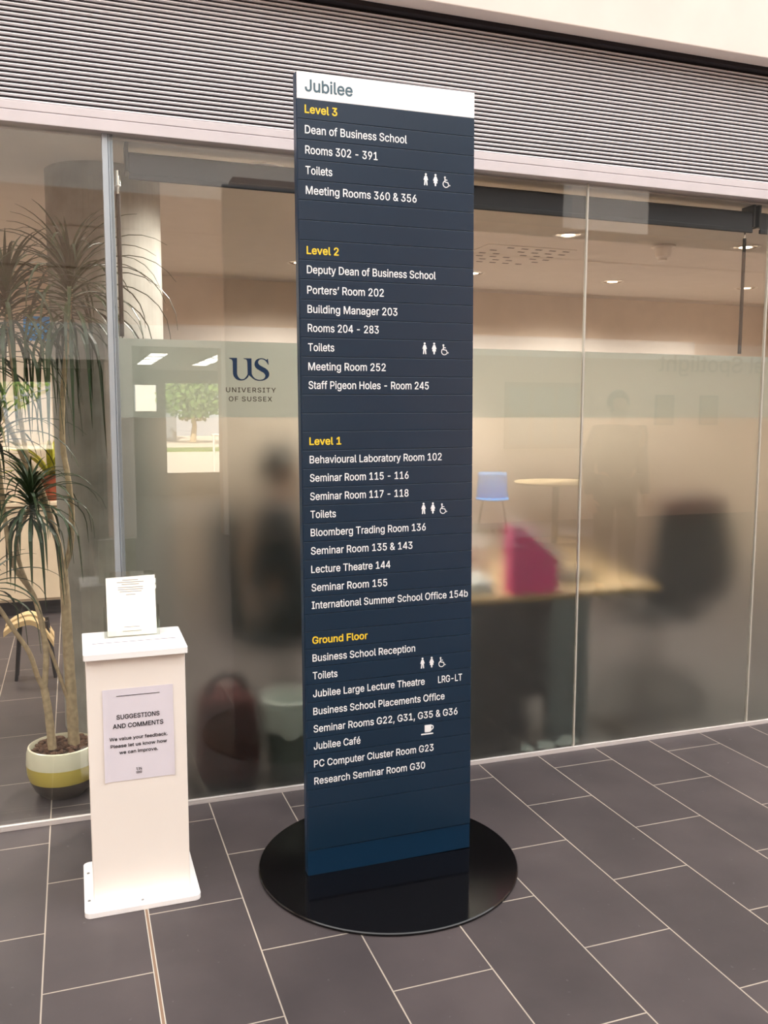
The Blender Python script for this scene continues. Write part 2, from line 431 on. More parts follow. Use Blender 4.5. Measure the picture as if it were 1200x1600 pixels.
FONT = '''&448|168 -13,188 -15,216 -14,256 -6,292 7,328 29,360 -6,368 -8,436 -8,443 -5,446 -1,442 7,379 83,378 87,394 115,406 147,414 187,416 215,414 227,408 232,404 232,352 232,344 229,342 223,337 179,330 155,328 152,324 150,232 263,234 267,264 289,310 335,322 359,329 379,332 403,329 427,326 439,314 463,296 486,272 505,264 508,240 517,220 521,176 520,156 515,128 505,101 483,91 471,78 451,71 431,67 403,71 367,83 335,95 315,122 279,122 275,84 245,55 215,39 191,30 167,27 147,27 115,31 95,40 71,58 43,76 25,104 6,136 -6|188 55,164 57,152 61,132 74,116 91,107 115,105 131,107 147,115 167,123 179,140 196,168 217,172 217,178 211,280 87,264 75,248 66,224 58,196 54|184 322,176 331,152 367,146 387,147 415,152 426,172 445,200 453,224 449,239 439,250 423,254 407,249 383,245 375,232 358,212 341
,188|34 -125,40 -127,84 -127,88 -125,93 -117,145 71,140 77,132 79,72 79,64 77,62 75,59 67,31 -113,31 -121
-453|110 182,116 180,336 180,341 182,345 190,345 242,341 250,336 252,112 251,107 246,106 242,106 190,107 186
.188|84 -10,96 -12,108 -10,116 -8,131 2,146 22,149 42,145 62,132 80,112 92,96 95,76 90,58 78,46 62,42 42,46 22,56 6,72 -6
0453|202 -13,222 -15,246 -14,282 -6,302 2,322 14,351 39,371 67,380 83,392 111,403 151,412 211,412 295,407 335,399 371,391 399,367 447,356 463,340 479,330 489,306 505,278 517,254 522,230 524,190 520,174 516,146 504,122 488,101 467,88 451,77 431,61 395,49 351,41 295,41 215,45 179,57 127,73 83,96 47,126 17,146 5,170 -6|218 58,198 62,182 69,170 78,158 91,144 111,132 139,125 167,118 223,117 267,121 315,125 343,133 371,145 399,158 418,182 440,206 449,230 452,250 449,262 444,270 441,282 432,296 419,314 387,323 363,331 323,335 287,336 243,335 219,327 163,315 123,299 95,282 77,266 66,246 59,234 58
1453|72 -6,78 -8,386 -8,394 -7,399 2,399 54,394 61,386 63,286 63,284 66,284 506,284 510,278 516,194 516,94 443,80 430,78 422,78 362,80 354,86 351,90 352,98 357,198 430,202 433,204 430,204 66,202 63,78 63,75 62,69 58,68 54,68 2,69 -2
2453|60 -6,66 -8,386 -8,390 -8,396 -2,397 54,394 62,390 64,174 65,171 66,180 78,292 194,327 234,364 286,371 298,379 318,387 350,389 370,387 398,379 426,367 450,354 468,330 491,310 504,270 519,238 523,222 524,182 519,158 512,134 500,119 490,93 466,73 434,64 410,60 390,58 370,60 358,66 355,122 354,130 356,135 362,137 382,144 406,158 426,174 439,182 443,194 448,222 452,234 451,258 446,269 442,286 432,299 418,304 410,310 390,312 370,311 354,304 330,295 314,276 286,57 50,56 2,57 -2
3453|186 -13,210 -15,246 -14,282 -6,314 6,334 18,363 43,380 67,391 91,400 123,400 167,395 187,387 211,374 231,365 243,349 259,330 272,310 284,286 292,241 299,380 459,380 507,379 511,374 516,74 517,66 515,62 507,62 455,66 446,74 444,270 444,272 443,260 427,153 307,149 299,149 251,152 243,158 241,210 240,258 233,270 228,293 211,310 190,319 167,321 143,319 127,315 111,307 95,290 79,266 66,250 61,222 58,190 61,170 65,162 69,138 86,130 96,122 111,116 135,110 139,46 140,38 136,36 131,38 111,49 79,64 51,82 33,102 17,130 3,154 -7
4453|278 -6,286 -8,346 -7,351 2,351 94,354 97,410 97,418 100,420 106,421 158,420 166,418 168,410 171,354 171,351 174,351 506,348 514,342 516,266 517,257 514,32 162,32 106,34 101,42 97,270 97,274 94,274 2|130 172,128 174,260 378,270 392,274 390,274 174,270 171
5453|194 -13,214 -15,238 -14,278 -6,314 9,342 29,362 51,375 71,387 95,398 139,399 171,396 199,391 219,382 243,371 263,360 279,342 300,314 319,298 328,270 337,250 341,230 342,210 340,190 336,174 332,150 321,146 318,145 319,157 439,162 444,362 444,370 446,374 455,374 507,370 515,366 517,98 517,94 516,89 511,61 271,59 255,62 248,66 245,126 238,134 241,150 252,182 265,202 268,218 269,250 264,270 256,291 239,310 211,319 179,320 159,316 131,307 107,295 91,286 82,270 69,250 61,218 58,194 61,178 66,160 79,141 99,134 111,131 127,126 136,118 138,62 138,58 137,54 134,52 127,53 119,60 87,69 67,89 39,102 27,134 5,162 -6
6453|202 -13,222 -15,250 -14,270 -10,294 -2,318 10,345 31,363 51,380 79,392 111,396 131,397 147,395 187,384 227,375 247,364 263,334 292,322 301,294 313,258 321,222 321,202 317,200 319,328 503,328 511,326 515,322 517,254 517,250 516,244 511,132 347,101 299,81 263,69 231,61 203,56 167,57 135,65 99,77 71,84 59,93 47,110 29,118 21,134 11,158 -2|210 58,194 62,178 69,157 87,144 107,136 127,133 155,136 187,145 211,157 227,178 245,194 252,206 255,222 257,238 256,258 252,274 245,292 231,306 211,316 187,319 159,316 127,308 107,295 87,274 69,258 62,242 58,226 56
7453|94 -6,100 -8,164 -8,168 -7,173 -2,398 446,399 506,396 514,388 517,64 517,57 514,54 510,54 454,55 450,60 445,308 444,311 442,91 6,90 -2
8453|194 -13,238 -15,274 -10,306 -2,338 14,361 31,383 55,395 75,398 83,404 99,408 123,409 139,407 159,399 187,392 203,378 225,358 245,324 267,346 282,356 291,375 319,383 339,387 355,390 383,387 407,380 431,367 455,355 471,330 493,318 500,282 516,266 520,230 524,190 520,170 516,134 500,110 484,93 467,84 455,76 439,68 419,62 383,65 355,69 339,77 319,96 291,106 282,129 267,98 249,76 227,56 195,49 175,45 151,45 115,49 95,57 75,69 55,78 45,102 22,130 5,158 -6|206 58,182 63,171 67,152 79,136 95,127 115,123 139,126 159,134 179,138 186,154 203,174 217,194 223,226 227,258 224,278 217,298 203,307 195,316 183,324 167,329 139,326 119,319 99,298 77,278 65,258 60,238 58|222 298,198 301,182 307,164 319,149 339,144 351,141 375,144 399,149 411,166 433,183 443,198 449,226 452,254 449,266 445,288 431,304 411,308 399,311 375,308 351,303 339,286 317,270 307,258 302
9453|126 -6,134 -8,198 -8,206 -4,339 190,371 246,383 274,392 302,396 326,396 374,391 398,375 438,352 470,334 488,310 503,290 512,266 519,230 524,202 522,186 519,158 511,130 495,118 488,89 458,69 422,61 398,57 374,56 358,57 326,60 306,68 282,76 266,88 246,98 235,114 220,130 209,170 192,186 189,210 187,238 188,250 192,252 190,124 6,124 -2|210 253,194 257,178 264,161 278,148 294,144 302,137 322,133 354,137 382,144 402,163 426,178 440,194 447,214 451,238 451,258 447,274 440,291 426,303 410,316 382,319 350,316 322,307 298,296 282,274 264,258 256,242 253,226 251
A480|12 -6,18 -8,82 -8,90 -5,96 6,137 126,142 134,338 134,344 122,384 6,390 -5,398 -8,462 -8,466 -7,470 -2,470 2,468 10,292 490,284 510,278 516,202 516,198 516,193 510,8 2,9 -2|170 207,167 210,169 218,203 314,238 427,242 418,256 370,282 294,312 210,310 207,306 207
B456|56 -6,62 -8,258 -8,278 -7,306 -3,342 9,366 21,382 33,394 44,406 62,418 90,425 118,426 142,423 170,420 182,407 210,390 232,366 252,338 266,362 280,380 298,395 318,403 342,404 350,406 378,403 406,388 446,380 458,350 487,338 495,310 507,266 516,62 517,55 514,52 510,52 2,53 -2|134 66,133 70,133 218,134 222,250 223,278 220,302 212,314 203,324 194,336 178,344 162,347 138,345 118,343 110,336 98,322 84,310 76,286 69,254 65|134 294,133 298,133 442,134 443,254 443,278 439,290 435,304 426,316 414,324 398,327 382,328 370,326 354,316 330,302 315,294 309,282 302,266 296,242 293
C510|238 -13,274 -15,314 -10,354 1,378 13,398 25,418 41,432 55,455 87,464 103,471 123,480 159,478 165,470 168,410 168,407 167,401 163,395 143,383 119,366 98,350 85,330 74,306 66,282 62,246 62,226 66,206 73,190 81,174 93,160 107,144 127,137 139,129 155,121 179,113 223,112 275,117 315,125 343,133 363,154 395,174 415,206 436,234 444,266 448,302 444,314 441,334 433,350 423,370 406,387 383,395 367,400 347,406 341,470 340,478 343,480 347,479 359,471 387,454 423,431 455,414 471,378 496,354 507,310 520,274 524,226 520,206 516,174 505,142 488,120 471,98 449,80 427,69 407,49 363,40 331,33 279,33 227,41 175,48 147,62 115,86 75,97 59,118 38,146 18,170 6,190 -2,218 -10
D502|56 -6,62 -8,226 -8,246 -7,294 0,322 9,362 29,394 53,407 66,422 86,439 114,452 142,463 182,468 214,470 262,467 302,463 330,451 370,427 418,415 434,396 454,382 467,358 484,326 500,302 507,262 515,230 517,62 517,55 514,52 510,52 2,53 -2|134 66,133 70,133 442,138 444,238 443,270 439,294 432,314 423,336 406,352 390,363 374,372 358,380 338,387 306,391 266,390 226,384 186,379 170,371 150,363 134,351 118,334 101,310 85,294 77,262 69,226 65
E419|56 -6,62 -8,370 -8,378 -7,382 -2,383 2,383 54,382 58,378 64,138 65,134 66,133 70,133 218,134 220,354 221,361 226,363 234,363 286,361 290,354 294,138 294,134 295,133 298,133 442,138 444,374 445,379 450,380 454,380 506,380 510,374 516,62 517,55 514,52 510,52 2,53 -2
F410|56 -6,62 -8,122 -8,126 -8,132 -2,133 210,134 212,342 213,350 215,354 222,354 274,352 282,346 285,138 286,134 287,133 290,133 442,138 444,370 444,374 447,377 454,377 506,374 514,366 517,62 517,55 514,52 510,52 2,53 -2
G520|238 -13,266 -15,290 -14,334 -6,358 2,382 13,402 25,418 39,431 51,447 71,455 83,468 107,479 139,483 163,486 195,486 255,482 262,478 264,286 264,278 261,276 255,275 203,278 194,286 191,402 191,406 187,403 163,392 131,380 111,364 95,342 78,314 66,290 62,246 62,214 70,190 81,174 93,156 111,144 127,129 155,117 195,112 235,113 287,117 315,125 343,133 363,156 399,170 413,186 425,206 437,218 441,262 448,282 447,314 441,334 432,346 424,369 403,384 383,395 363,400 347,406 342,470 341,478 343,480 347,479 363,471 391,464 407,443 439,434 451,422 463,390 489,362 504,338 513,310 520,274 524,258 524,222 520,202 516,170 504,142 489,130 480,118 470,98 450,77 423,61 395,54 375,40 335,33 279,33 227,40 175,48 147,61 115,78 85,94 64,122 36,146 18,178 2,202 -6
H517|56 -6,62 -8,122 -8,126 -8,132 -2,133 222,138 224,382 224,384 222,385 -2,390 -7,394 -8,454 -8,462 -5,465 2,465 506,462 514,454 517,394 517,387 514,384 510,384 302,382 297,134 298,133 302,132 510,130 514,122 517,62 517,58 516,54 512,52 506,52 2,53 -2
I300|28 -6,33 -8,265 -8,273 -6,275 -2,277 2,277 54,273 63,265 65,193 65,191 70,191 442,193 444,265 444,273 446,277 454,277 506,273 515,265 517,33 517,26 514,23 510,23 454,24 450,28 446,33 444,105 444,110 442,110 70,109 66,105 65,33 65,26 62,23 54,23 2,24 -2
J396|163 -13,187 -15,223 -11,243 -6,271 6,294 23,317 47,332 75,336 87,342 111,344 139,344 507,339 516,275 517,271 517,265 511,264 143,259 107,251 92,243 81,223 66,203 59,179 58,155 62,139 70,131 77,118 91,114 99,107 123,106 171,103 178,95 181,35 181,31 180,26 175,25 143,29 107,38 75,50 51,67 30,91 10,127 -6
L393|56 -6,62 -8,358 -8,366 -5,369 2,369 54,366 62,362 64,138 65,134 66,133 506,130 514,122 517,62 517,55 514,52 510,52 2,53 -2
M628|56 -6,62 -8,122 -8,126 -6,130 2,130 346,129 354,130 379,160 294,277 2,282 -6,290 -8,342 -8,346 -6,350 -1,455 266,494 374,495 374,497 366,496 2,498 -4,502 -7,506 -8,566 -8,570 -7,574 -4,576 2,576 506,573 514,566 517,478 517,470 513,349 202,319 110,314 101,283 194,158 513,150 517,62 517,55 514,52 506,52 2,53 -2
N523|56 -6,62 -8,122 -8,130 -5,133 2,133 306,130 386,134 390,193 290,379 -2,386 -8,390 -8,458 -8,467 -6,471 2,471 506,470 510,466 516,402 517,394 514,392 510,392 126,390 119,343 198,142 513,134 517,62 517,58 516,54 512,52 506,52 2,53 -2
O533|238 -13,262 -15,290 -14,330 -7,354 1,374 11,394 22,414 37,439 63,454 83,471 111,487 151,495 183,499 215,500 279,495 323,484 367,472 395,454 426,434 451,418 468,386 492,362 504,330 516,310 520,274 524,262 524,226 520,206 516,174 505,142 488,122 473,96 447,80 427,69 407,49 363,40 331,33 279,33 227,41 175,48 147,62 115,80 83,98 60,122 36,146 18,170 6,190 -2,218 -10|242 63,214 70,190 81,174 93,156 111,141 131,129 155,117 195,112 235,113 287,117 315,130 355,145 383,157 399,174 416,190 428,206 436,234 444,270 448,314 441,326 437,342 428,365 411,378 398,391 379,402 359,411 339,419 303,422 267,421 223,416 187,411 171,403 151,384 119,366 98,350 86,330 74,306 66,290 62,274 61
P445|56 -6,62 -8,122 -8,126 -8,132 -2,133 174,134 177,138 178,246 178,278 181,310 189,338 202,354 212,378 235,395 258,407 286,412 302,415 322,417 350,412 394,398 430,384 454,354 483,334 495,318 503,290 511,254 516,62 517,55 514,52 510,52 2,53 -2|134 251,133 254,133 442,134 443,238 444,262 442,286 436,294 432,312 418,326 398,331 386,335 366,336 350,335 330,331 310,326 298,312 278,290 261,262 252,238 250,138 250
R449|56 -6,62 -8,122 -8,126 -8,132 -2,133 186,134 189,138 190,242 189,341 6,349 -6,358 -8,426 -8,430 -7,435 -2,436 2,427 18,327 202,326 206,354 220,370 232,380 242,391 258,404 282,411 302,415 322,417 346,414 390,408 414,396 438,387 454,370 472,358 483,338 495,294 511,254 516,62 517,55 514,52 510,52 2,53 -2|134 264,133 266,133 442,134 443,254 443,290 435,315 418,326 402,331 390,335 374,337 350,335 330,328 306,312 286,294 274,262 265,238 263
S447|192 -15,196 -16,236 -17,252 -16,280 -12,308 -4,348 15,366 29,378 41,393 61,404 81,409 93,414 117,416 145,413 173,409 185,402 201,388 221,376 234,362 245,340 259,316 271,268 286,216 300,172 315,153 325,140 336,128 353,123 377,126 397,135 413,152 430,172 442,188 447,212 450,240 450,264 446,276 443,292 434,313 417,325 397,330 377,332 373,336 371,396 370,404 371,406 373,409 381,407 397,402 417,394 437,381 457,360 479,340 493,316 507,276 519,252 522,224 524,176 518,160 515,136 506,112 493,86 473,66 449,59 437,51 417,45 393,44 369,46 345,51 329,63 305,84 280,100 268,120 256,148 243,192 229,248 213,292 199,312 187,326 173,334 161,338 141,334 117,323 97,308 82,292 72,276 64,260 60,228 57,192 60,168 67,148 76,130 93,119 109,113 133,108 143,100 145,40 145,32 141,30 133,34 109,47 73,59 53,84 27,104 12,140 -4,172 -12
T449|189 -6,198 -8,254 -8,262 -5,265 2,265 442,270 444,418 444,422 447,425 454,425 506,422 514,418 516,34 517,27 514,24 510,24 454,25 450,30 445,182 444,185 442,185 2
U517|225 -14,250 -16,290 -15,338 -4,366 8,398 29,422 52,438 74,450 98,460 126,464 146,465 162,465 506,462 514,458 516,394 516,388 514,385 506,385 174,383 154,375 126,371 118,360 102,342 84,326 74,302 65,266 60,238 61,218 64,194 73,164 94,157 102,140 130,133 158,132 174,132 510,129 514,122 517,62 517,55 514,52 510,52 170,57 130,61 114,69 94,85 66,92 54,114 33,142 13,166 1,190 -7
V480|200 -6,206 -8,274 -8,282 -6,285 -2,468 498,470 510,466 516,398 517,390 514,386 506,282 206,242 82,237 90,223 138,195 222,92 510,89 514,82 517,18 517,11 514,8 510,29 450,193 6,196 -2
W686|152 -6,158 -8,230 -8,234 -6,239 2,327 326,342 389,348 374,361 318,448 -2,454 -8,458 -8,526 -8,534 -6,539 2,543 18,675 498,677 506,675 514,666 517,606 517,598 514,596 510,505 158,494 108,490 111,489 114,471 194,388 510,385 514,378 517,310 517,302 515,297 506,293 490,217 202,194 105,189 118,171 198,91 506,87 514,82 516,18 517,11 514,8 510,8 506,145 6,148 -2
X474|14 -6,20 -8,88 -8,96 -5,181 114,236 200,240 197,263 158,287 122,376 -4,384 -8,452 -8,460 -6,462 -2,462 6,286 262,287 266,445 494,453 506,454 510,451 514,444 517,376 517,369 514,287 398,240 323,236 321,205 374,113 510,108 515,100 517,32 517,24 514,22 510,22 506,27 498,190 262,190 258,181 246,15 10,10 2,11 -2
Y472|200 -6,206 -8,266 -8,270 -7,275 -2,276 206,460 502,462 510,458 516,386 517,378 516,374 512,277 354,245 298,238 282,233 286,223 306,195 354,96 514,94 516,86 517,18 517,11 514,8 510,9 506,21 486,195 206,195 2,196 -2
a389|136 -15,152 -17,172 -16,196 -13,212 -8,244 8,268 31,269 29,270 -3,276 -7,336 -8,340 -6,345 1,345 257,344 273,338 305,328 325,317 341,292 365,268 378,240 387,196 392,168 391,144 386,100 371,72 351,58 337,42 313,34 293,34 289,40 283,100 267,104 268,109 273,124 295,152 315,172 321,200 323,212 322,228 319,244 310,260 293,265 281,268 257,262 245,256 241,236 235,192 230,124 219,96 210,72 199,60 190,42 173,34 161,27 141,22 109,23 89,34 53,50 29,72 8,88 -1,108 -9|144 56,124 64,109 77,104 85,100 105,102 121,112 136,120 143,132 149,144 153,168 159,232 168,264 176,268 173,268 137,264 117,256 97,243 81,220 64,196 56,168 53
b424|207 -14,227 -16,251 -15,271 -11,295 -3,315 8,338 26,351 39,365 58,376 78,388 110,397 158,397 218,388 266,376 298,365 318,347 341,319 366,295 379,271 387,251 391,239 392,215 391,191 388,167 380,159 374,143 363,123 341,122 346,121 510,119 514,111 517,51 516,45 510,45 506,46 -2,51 -7,55 -8,115 -7,120 2,120 34,123 39,131 28,145 14,163 0,191 -11|195 58,175 66,159 77,147 90,137 106,129 126,122 162,122 218,130 254,139 274,146 286,167 307,183 316,203 321,227 322,243 320,259 314,278 302,295 285,309 258,316 234,320 198,320 182,316 146,313 130,303 106,296 94,275 72,259 62,243 57,215 55
c396|177 -14,212 -16,252 -11,268 -7,308 13,333 34,349 54,361 74,370 98,369 106,360 111,312 123,300 123,294 114,286 94,264 71,244 61,208 54,184 57,160 65,148 73,139 82,119 110,111 134,106 158,104 194,107 226,114 254,122 270,139 294,148 303,160 311,180 319,200 322,232 319,244 316,263 306,272 297,285 282,296 259,300 256,304 255,360 268,369 274,368 282,357 310,340 334,324 351,308 363,288 375,264 384,236 391,184 391,160 386,128 375,96 354,75 334,62 318,51 298,38 270,31 238,26 190,28 158,31 138,38 106,51 78,62 58,75 42,96 22,108 13,140 -4,160 -10
d424|168 -14,188 -16,220 -14,232 -12,256 -3,280 13,304 40,305 34,305 2,308 -5,312 -8,372 -8,376 -6,378 -2,380 2,380 506,376 515,368 517,312 516,308 516,304 510,303 346,300 341,294 350,280 364,256 380,236 387,220 390,196 392,172 391,132 380,108 368,88 352,71 334,47 294,31 246,27 218,26 178,27 158,31 134,47 82,63 54,74 38,92 20,108 9,128 -2|180 57,168 61,148 73,136 86,124 102,120 110,110 134,106 158,104 194,107 226,111 246,123 274,130 286,148 304,160 312,180 320,200 322,228 320,244 315,258 306,272 293,289 270,296 250,302 222,304 182,301 150,296 130,285 102,278 90,260 72,240 61,228 57,200 55
e404|180 -14,204 -16,232 -15,260 -11,296 1,316 13,341 34,361 62,372 90,371 94,364 100,316 111,304 112,300 109,286 86,268 68,252 60,240 57,208 54,184 57,160 65,142 78,126 94,119 106,111 126,107 142,105 158,108 161,368 161,372 162,378 166,379 202,376 242,369 270,361 294,346 322,328 344,300 366,264 383,252 387,224 392,180 391,160 387,128 375,96 355,75 334,62 318,46 290,31 242,27 214,27 158,35 118,47 86,62 58,75 42,92 25,112 10,140 -3,164 -11|108 229,106 234,107 242,116 266,132 289,152 308,164 315,176 319,200 322,232 319,260 307,276 290,289 270,297 246,299 234,299 230,296 229
f254|78 -6,84 -8,140 -8,144 -7,149 -2,151 318,152 319,228 320,233 322,236 330,236 374,234 382,228 387,224 387,152 387,150 390,151 430,155 446,160 454,176 463,196 466,216 464,228 460,234 466,249 514,250 522,248 526,244 528,224 535,188 538,160 535,136 528,120 519,108 511,92 493,78 466,75 454,73 390,72 388,8 387,-1 382,-2 330,1 322,8 319,68 319,72 318,73 314,73 2,74 -2
g425|176 -157,200 -159,232 -158,256 -154,296 -142,331 -121,354 -97,368 -73,377 -45,380 -17,380 375,378 383,376 385,368 387,316 387,308 384,305 375,305 343,304 339,276 367,256 380,232 389,188 392,160 388,144 383,124 376,108 368,73 335,60 319,47 295,39 275,31 247,27 219,27 163,31 135,40 107,50 83,72 51,88 34,120 14,140 6,172 -2,196 -3,232 1,256 9,276 21,292 36,300 46,303 43,303 -13,301 -33,296 -45,289 -57,276 -70,264 -78,240 -86,216 -89,176 -87,160 -82,140 -71,125 -57,107 -37,100 -34,52 -59,45 -65,44 -69,45 -73,58 -97,80 -119,96 -130,128 -146,160 -155|176 70,164 73,148 84,129 103,115 127,107 155,104 187,107 231,111 247,123 275,131 287,148 305,160 312,184 320,200 322,224 321,248 313,263 303,281 283,292 263,301 231,304 211,304 171,301 155,292 123,281 103,260 81,244 73,228 69,200 67
h410|50 -6,55 -8,111 -8,115 -8,121 -2,122 230,125 258,131 274,135 282,147 297,155 304,167 312,187 318,211 321,231 320,243 316,263 303,277 286,285 266,288 242,289 -2,295 -8,299 -8,355 -8,360 -6,364 -2,365 2,364 266,357 302,347 326,340 338,331 349,307 371,283 383,247 391,207 391,175 383,147 368,123 345,122 350,122 506,119 514,111 517,55 517,48 514,45 510,45 2,46 -2
i167|50 -6,55 -8,111 -8,119 -5,122 2,122 374,121 382,115 386,111 387,55 387,47 383,45 378,45 2,46 -2|68 438,83 435,95 437,107 441,120 450,129 462,132 470,133 486,128 506,118 518,103 528,83 532,63 528,49 518,37 502,33 482,39 462,51 448
k381|50 -6,55 -8,111 -8,115 -8,121 -2,122 134,123 138,151 164,155 164,160 158,285 -2,291 -7,371 -8,376 -6,379 2,213 214,213 218,363 371,367 378,366 382,361 386,355 387,287 387,279 384,152 254,127 229,123 227,122 230,122 506,119 514,111 517,55 517,48 514,45 510,45 2,46 -2
l189|115 -8,147 -10,163 -9,179 -6,188 0,188 8,179 48,175 59,167 62,147 60,131 63,126 68,123 80,122 92,121 512,115 516,111 517,55 517,46 512,45 504,46 64,49 48,53 40,61 24,68 16,83 3,99 -4
m610|50 -6,55 -8,111 -8,115 -8,121 -2,122 238,125 266,133 286,147 303,164 314,175 319,199 322,223 319,239 311,247 305,253 298,261 286,263 278,266 258,266 2,270 -6,279 -8,331 -8,339 -6,341 -2,343 2,343 246,346 270,355 290,363 300,375 311,391 319,415 322,443 319,467 308,477 298,484 282,488 254,489 -2,495 -8,499 -8,555 -8,560 -6,564 -2,565 2,564 278,561 298,556 314,549 330,536 350,523 364,499 380,471 390,443 394,407 391,379 382,351 366,329 346,319 331,304 354,287 371,275 380,259 388,239 393,215 394,195 392,171 384,143 367,123 346,120 350,120 378,118 382,113 386,107 387,55 387,47 383,45 374,45 2,46 -2
n410|50 -6,55 -8,111 -8,115 -8,121 -2,122 230,125 258,131 274,135 282,147 297,155 304,167 312,187 318,211 321,231 320,243 316,263 303,277 286,285 266,288 242,289 -2,295 -8,299 -8,355 -8,359 -7,364 -2,364 266,357 302,345 330,331 349,307 371,283 383,267 388,247 391,207 391,187 387,159 375,145 366,123 344,120 346,120 378,118 382,113 386,107 387,55 387,46 382,45 374,45 2,46 -2
o415|177 -14,216 -16,232 -15,252 -11,284 0,308 13,324 25,337 38,352 58,373 98,385 138,389 178,389 198,385 238,376 270,357 310,337 338,324 351,304 366,280 378,252 387,232 391,184 391,160 386,128 375,96 354,75 334,62 318,51 298,38 270,31 238,26 190,28 158,31 138,38 106,51 78,62 58,75 42,96 22,108 13,140 -4,160 -10|180 58,160 65,148 73,139 82,119 110,111 134,106 158,104 194,107 226,111 242,120 266,139 294,148 303,160 311,180 319,200 322,232 320,248 315,272 298,286 282,294 270,302 250,309 218,311 194,309 158,305 138,298 114,286 94,272 78,248 61,232 57,208 54
p424|50 -149,55 -151,111 -151,115 -151,121 -145,122 35,123 37,148 11,167 -1,179 -7,207 -14,227 -16,255 -15,295 -3,323 13,339 26,351 39,376 79,388 111,397 159,397 219,388 267,376 299,365 319,353 335,327 360,315 369,299 377,279 385,251 391,227 392,195 389,167 380,144 363,131 350,123 340,120 343,120 379,115 385,107 387,55 387,47 383,45 375,45 -141,46 -145|191 58,175 65,159 77,146 91,133 115,126 139,121 167,122 219,130 255,137 271,147 287,163 304,175 312,199 320,215 322,239 321,255 316,277 303,296 283,309 259,316 231,320 195,316 147,309 119,297 95,282 79,267 67,251 59,227 55
r259|50 -6,55 -8,111 -8,115 -8,121 -2,122 238,125 262,130 274,137 286,147 296,163 308,187 316,211 318,243 315,249 318,251 326,251 382,247 390,239 392,207 393,195 392,179 388,151 376,131 359,123 350,120 354,120 378,118 382,111 387,55 387,46 382,45 374,45 2,46 -2
s365|154 -14,178 -16,206 -15,230 -12,246 -7,274 5,294 17,318 42,328 58,338 90,339 114,336 134,332 146,322 164,294 191,274 203,250 212,154 236,130 248,120 262,117 278,121 294,124 298,138 312,154 320,170 323,186 325,202 323,218 320,234 312,252 294,261 274,270 269,322 281,330 286,332 290,331 294,320 322,306 342,286 363,258 379,246 384,214 391,166 392,158 391,126 383,98 371,80 358,57 334,45 310,40 290,40 254,44 238,57 214,78 193,98 180,126 168,214 147,234 140,248 130,257 118,260 102,256 86,240 70,226 60,190 53,178 53,150 57,130 66,113 82,101 110,94 115,38 103,30 98,29 90,37 62,41 54,58 31,71 18,78 12,106 -3,130 -10
t227|141 -10,160 -12,192 -11,212 -6,219 -2,221 2,213 42,208 58,200 62,172 58,152 61,144 65,136 78,134 98,135 318,136 319,200 319,208 321,212 330,212 378,208 385,200 387,136 387,134 390,133 474,124 479,68 479,60 476,58 470,57 390,52 387,8 387,0 383,-2 374,-2 326,1 322,8 319,52 319,56 318,57 90,59 70,63 54,74 30,89 14,100 5,116 -3
u410|159 -11,175 -13,203 -12,235 -3,263 11,287 36,290 33,290 1,295 -6,303 -8,355 -8,364 -3,365 5,365 377,364 381,359 386,299 387,295 387,289 381,288 153,285 121,277 101,265 85,255 76,243 67,235 64,219 60,199 58,179 60,167 63,159 67,142 81,133 93,126 109,122 137,121 381,115 387,111 387,55 387,51 386,46 381,45 133,46 113,53 77,61 57,73 37,95 15,111 4,131 -5,143 -9
v389|159 -6,167 -8,223 -8,227 -8,233 -2,376 370,378 378,375 385,367 387,307 387,298 382,218 162,195 91,190 102,164 182,91 382,83 387,79 387,19 387,10 382,9 378,13 366,154 2
w567|134 -6,141 -8,197 -8,201 -7,206 -2,271 222,280 262,285 271,308 182,361 -2,365 -7,369 -8,425 -8,433 -6,438 2,546 354,552 378,549 385,541 387,485 387,477 385,473 381,423 206,397 106,370 214,323 382,317 386,313 387,257 387,249 385,243 378,196 206,175 118,169 105,158 154,94 382,85 387,25 387,17 383,15 378,16 374,35 310,128 6,131 -2
y389|67 -151,87 -153,107 -152,127 -148,147 -141,168 -127,184 -111,197 -91,212 -59,376 369,378 377,375 385,367 387,307 387,303 386,297 381,218 161,195 92,190 101,168 169,92 381,87 386,79 387,19 387,15 386,10 381,9 377,21 345,154 1,148 -23,136 -51,125 -67,115 -77,103 -81,63 -78,54 -83,40 -139,43 -145,51 -148
é404|180 -14,204 -16,232 -15,260 -11,296 1,316 13,341 34,361 62,372 90,371 94,364 100,316 111,304 112,300 109,286 86,268 68,252 60,240 57,208 54,184 57,160 65,142 78,126 94,119 106,111 126,107 142,105 158,108 161,368 161,372 162,378 166,379 202,376 242,369 270,361 294,346 322,328 344,300 366,264 383,252 387,224 392,180 391,160 387,128 375,96 355,75 334,62 318,46 290,31 242,27 214,27 158,35 118,47 86,62 58,75 42,92 25,112 10,140 -3,164 -11|108 229,106 234,107 242,116 266,132 289,152 308,164 315,176 319,200 322,232 319,260 307,276 290,289 270,297 246,299 234,299 230,296 229|175 422,180 421,224 421,232 424,298 522,300 530,298 534,296 536,288 537,228 537,220 534,171 434,170 426
’177|48 312,54 310,98 310,102 312,107 320,159 508,154 515,146 517,86 517,82 517,76 512,73 504,45 328,45 316'''
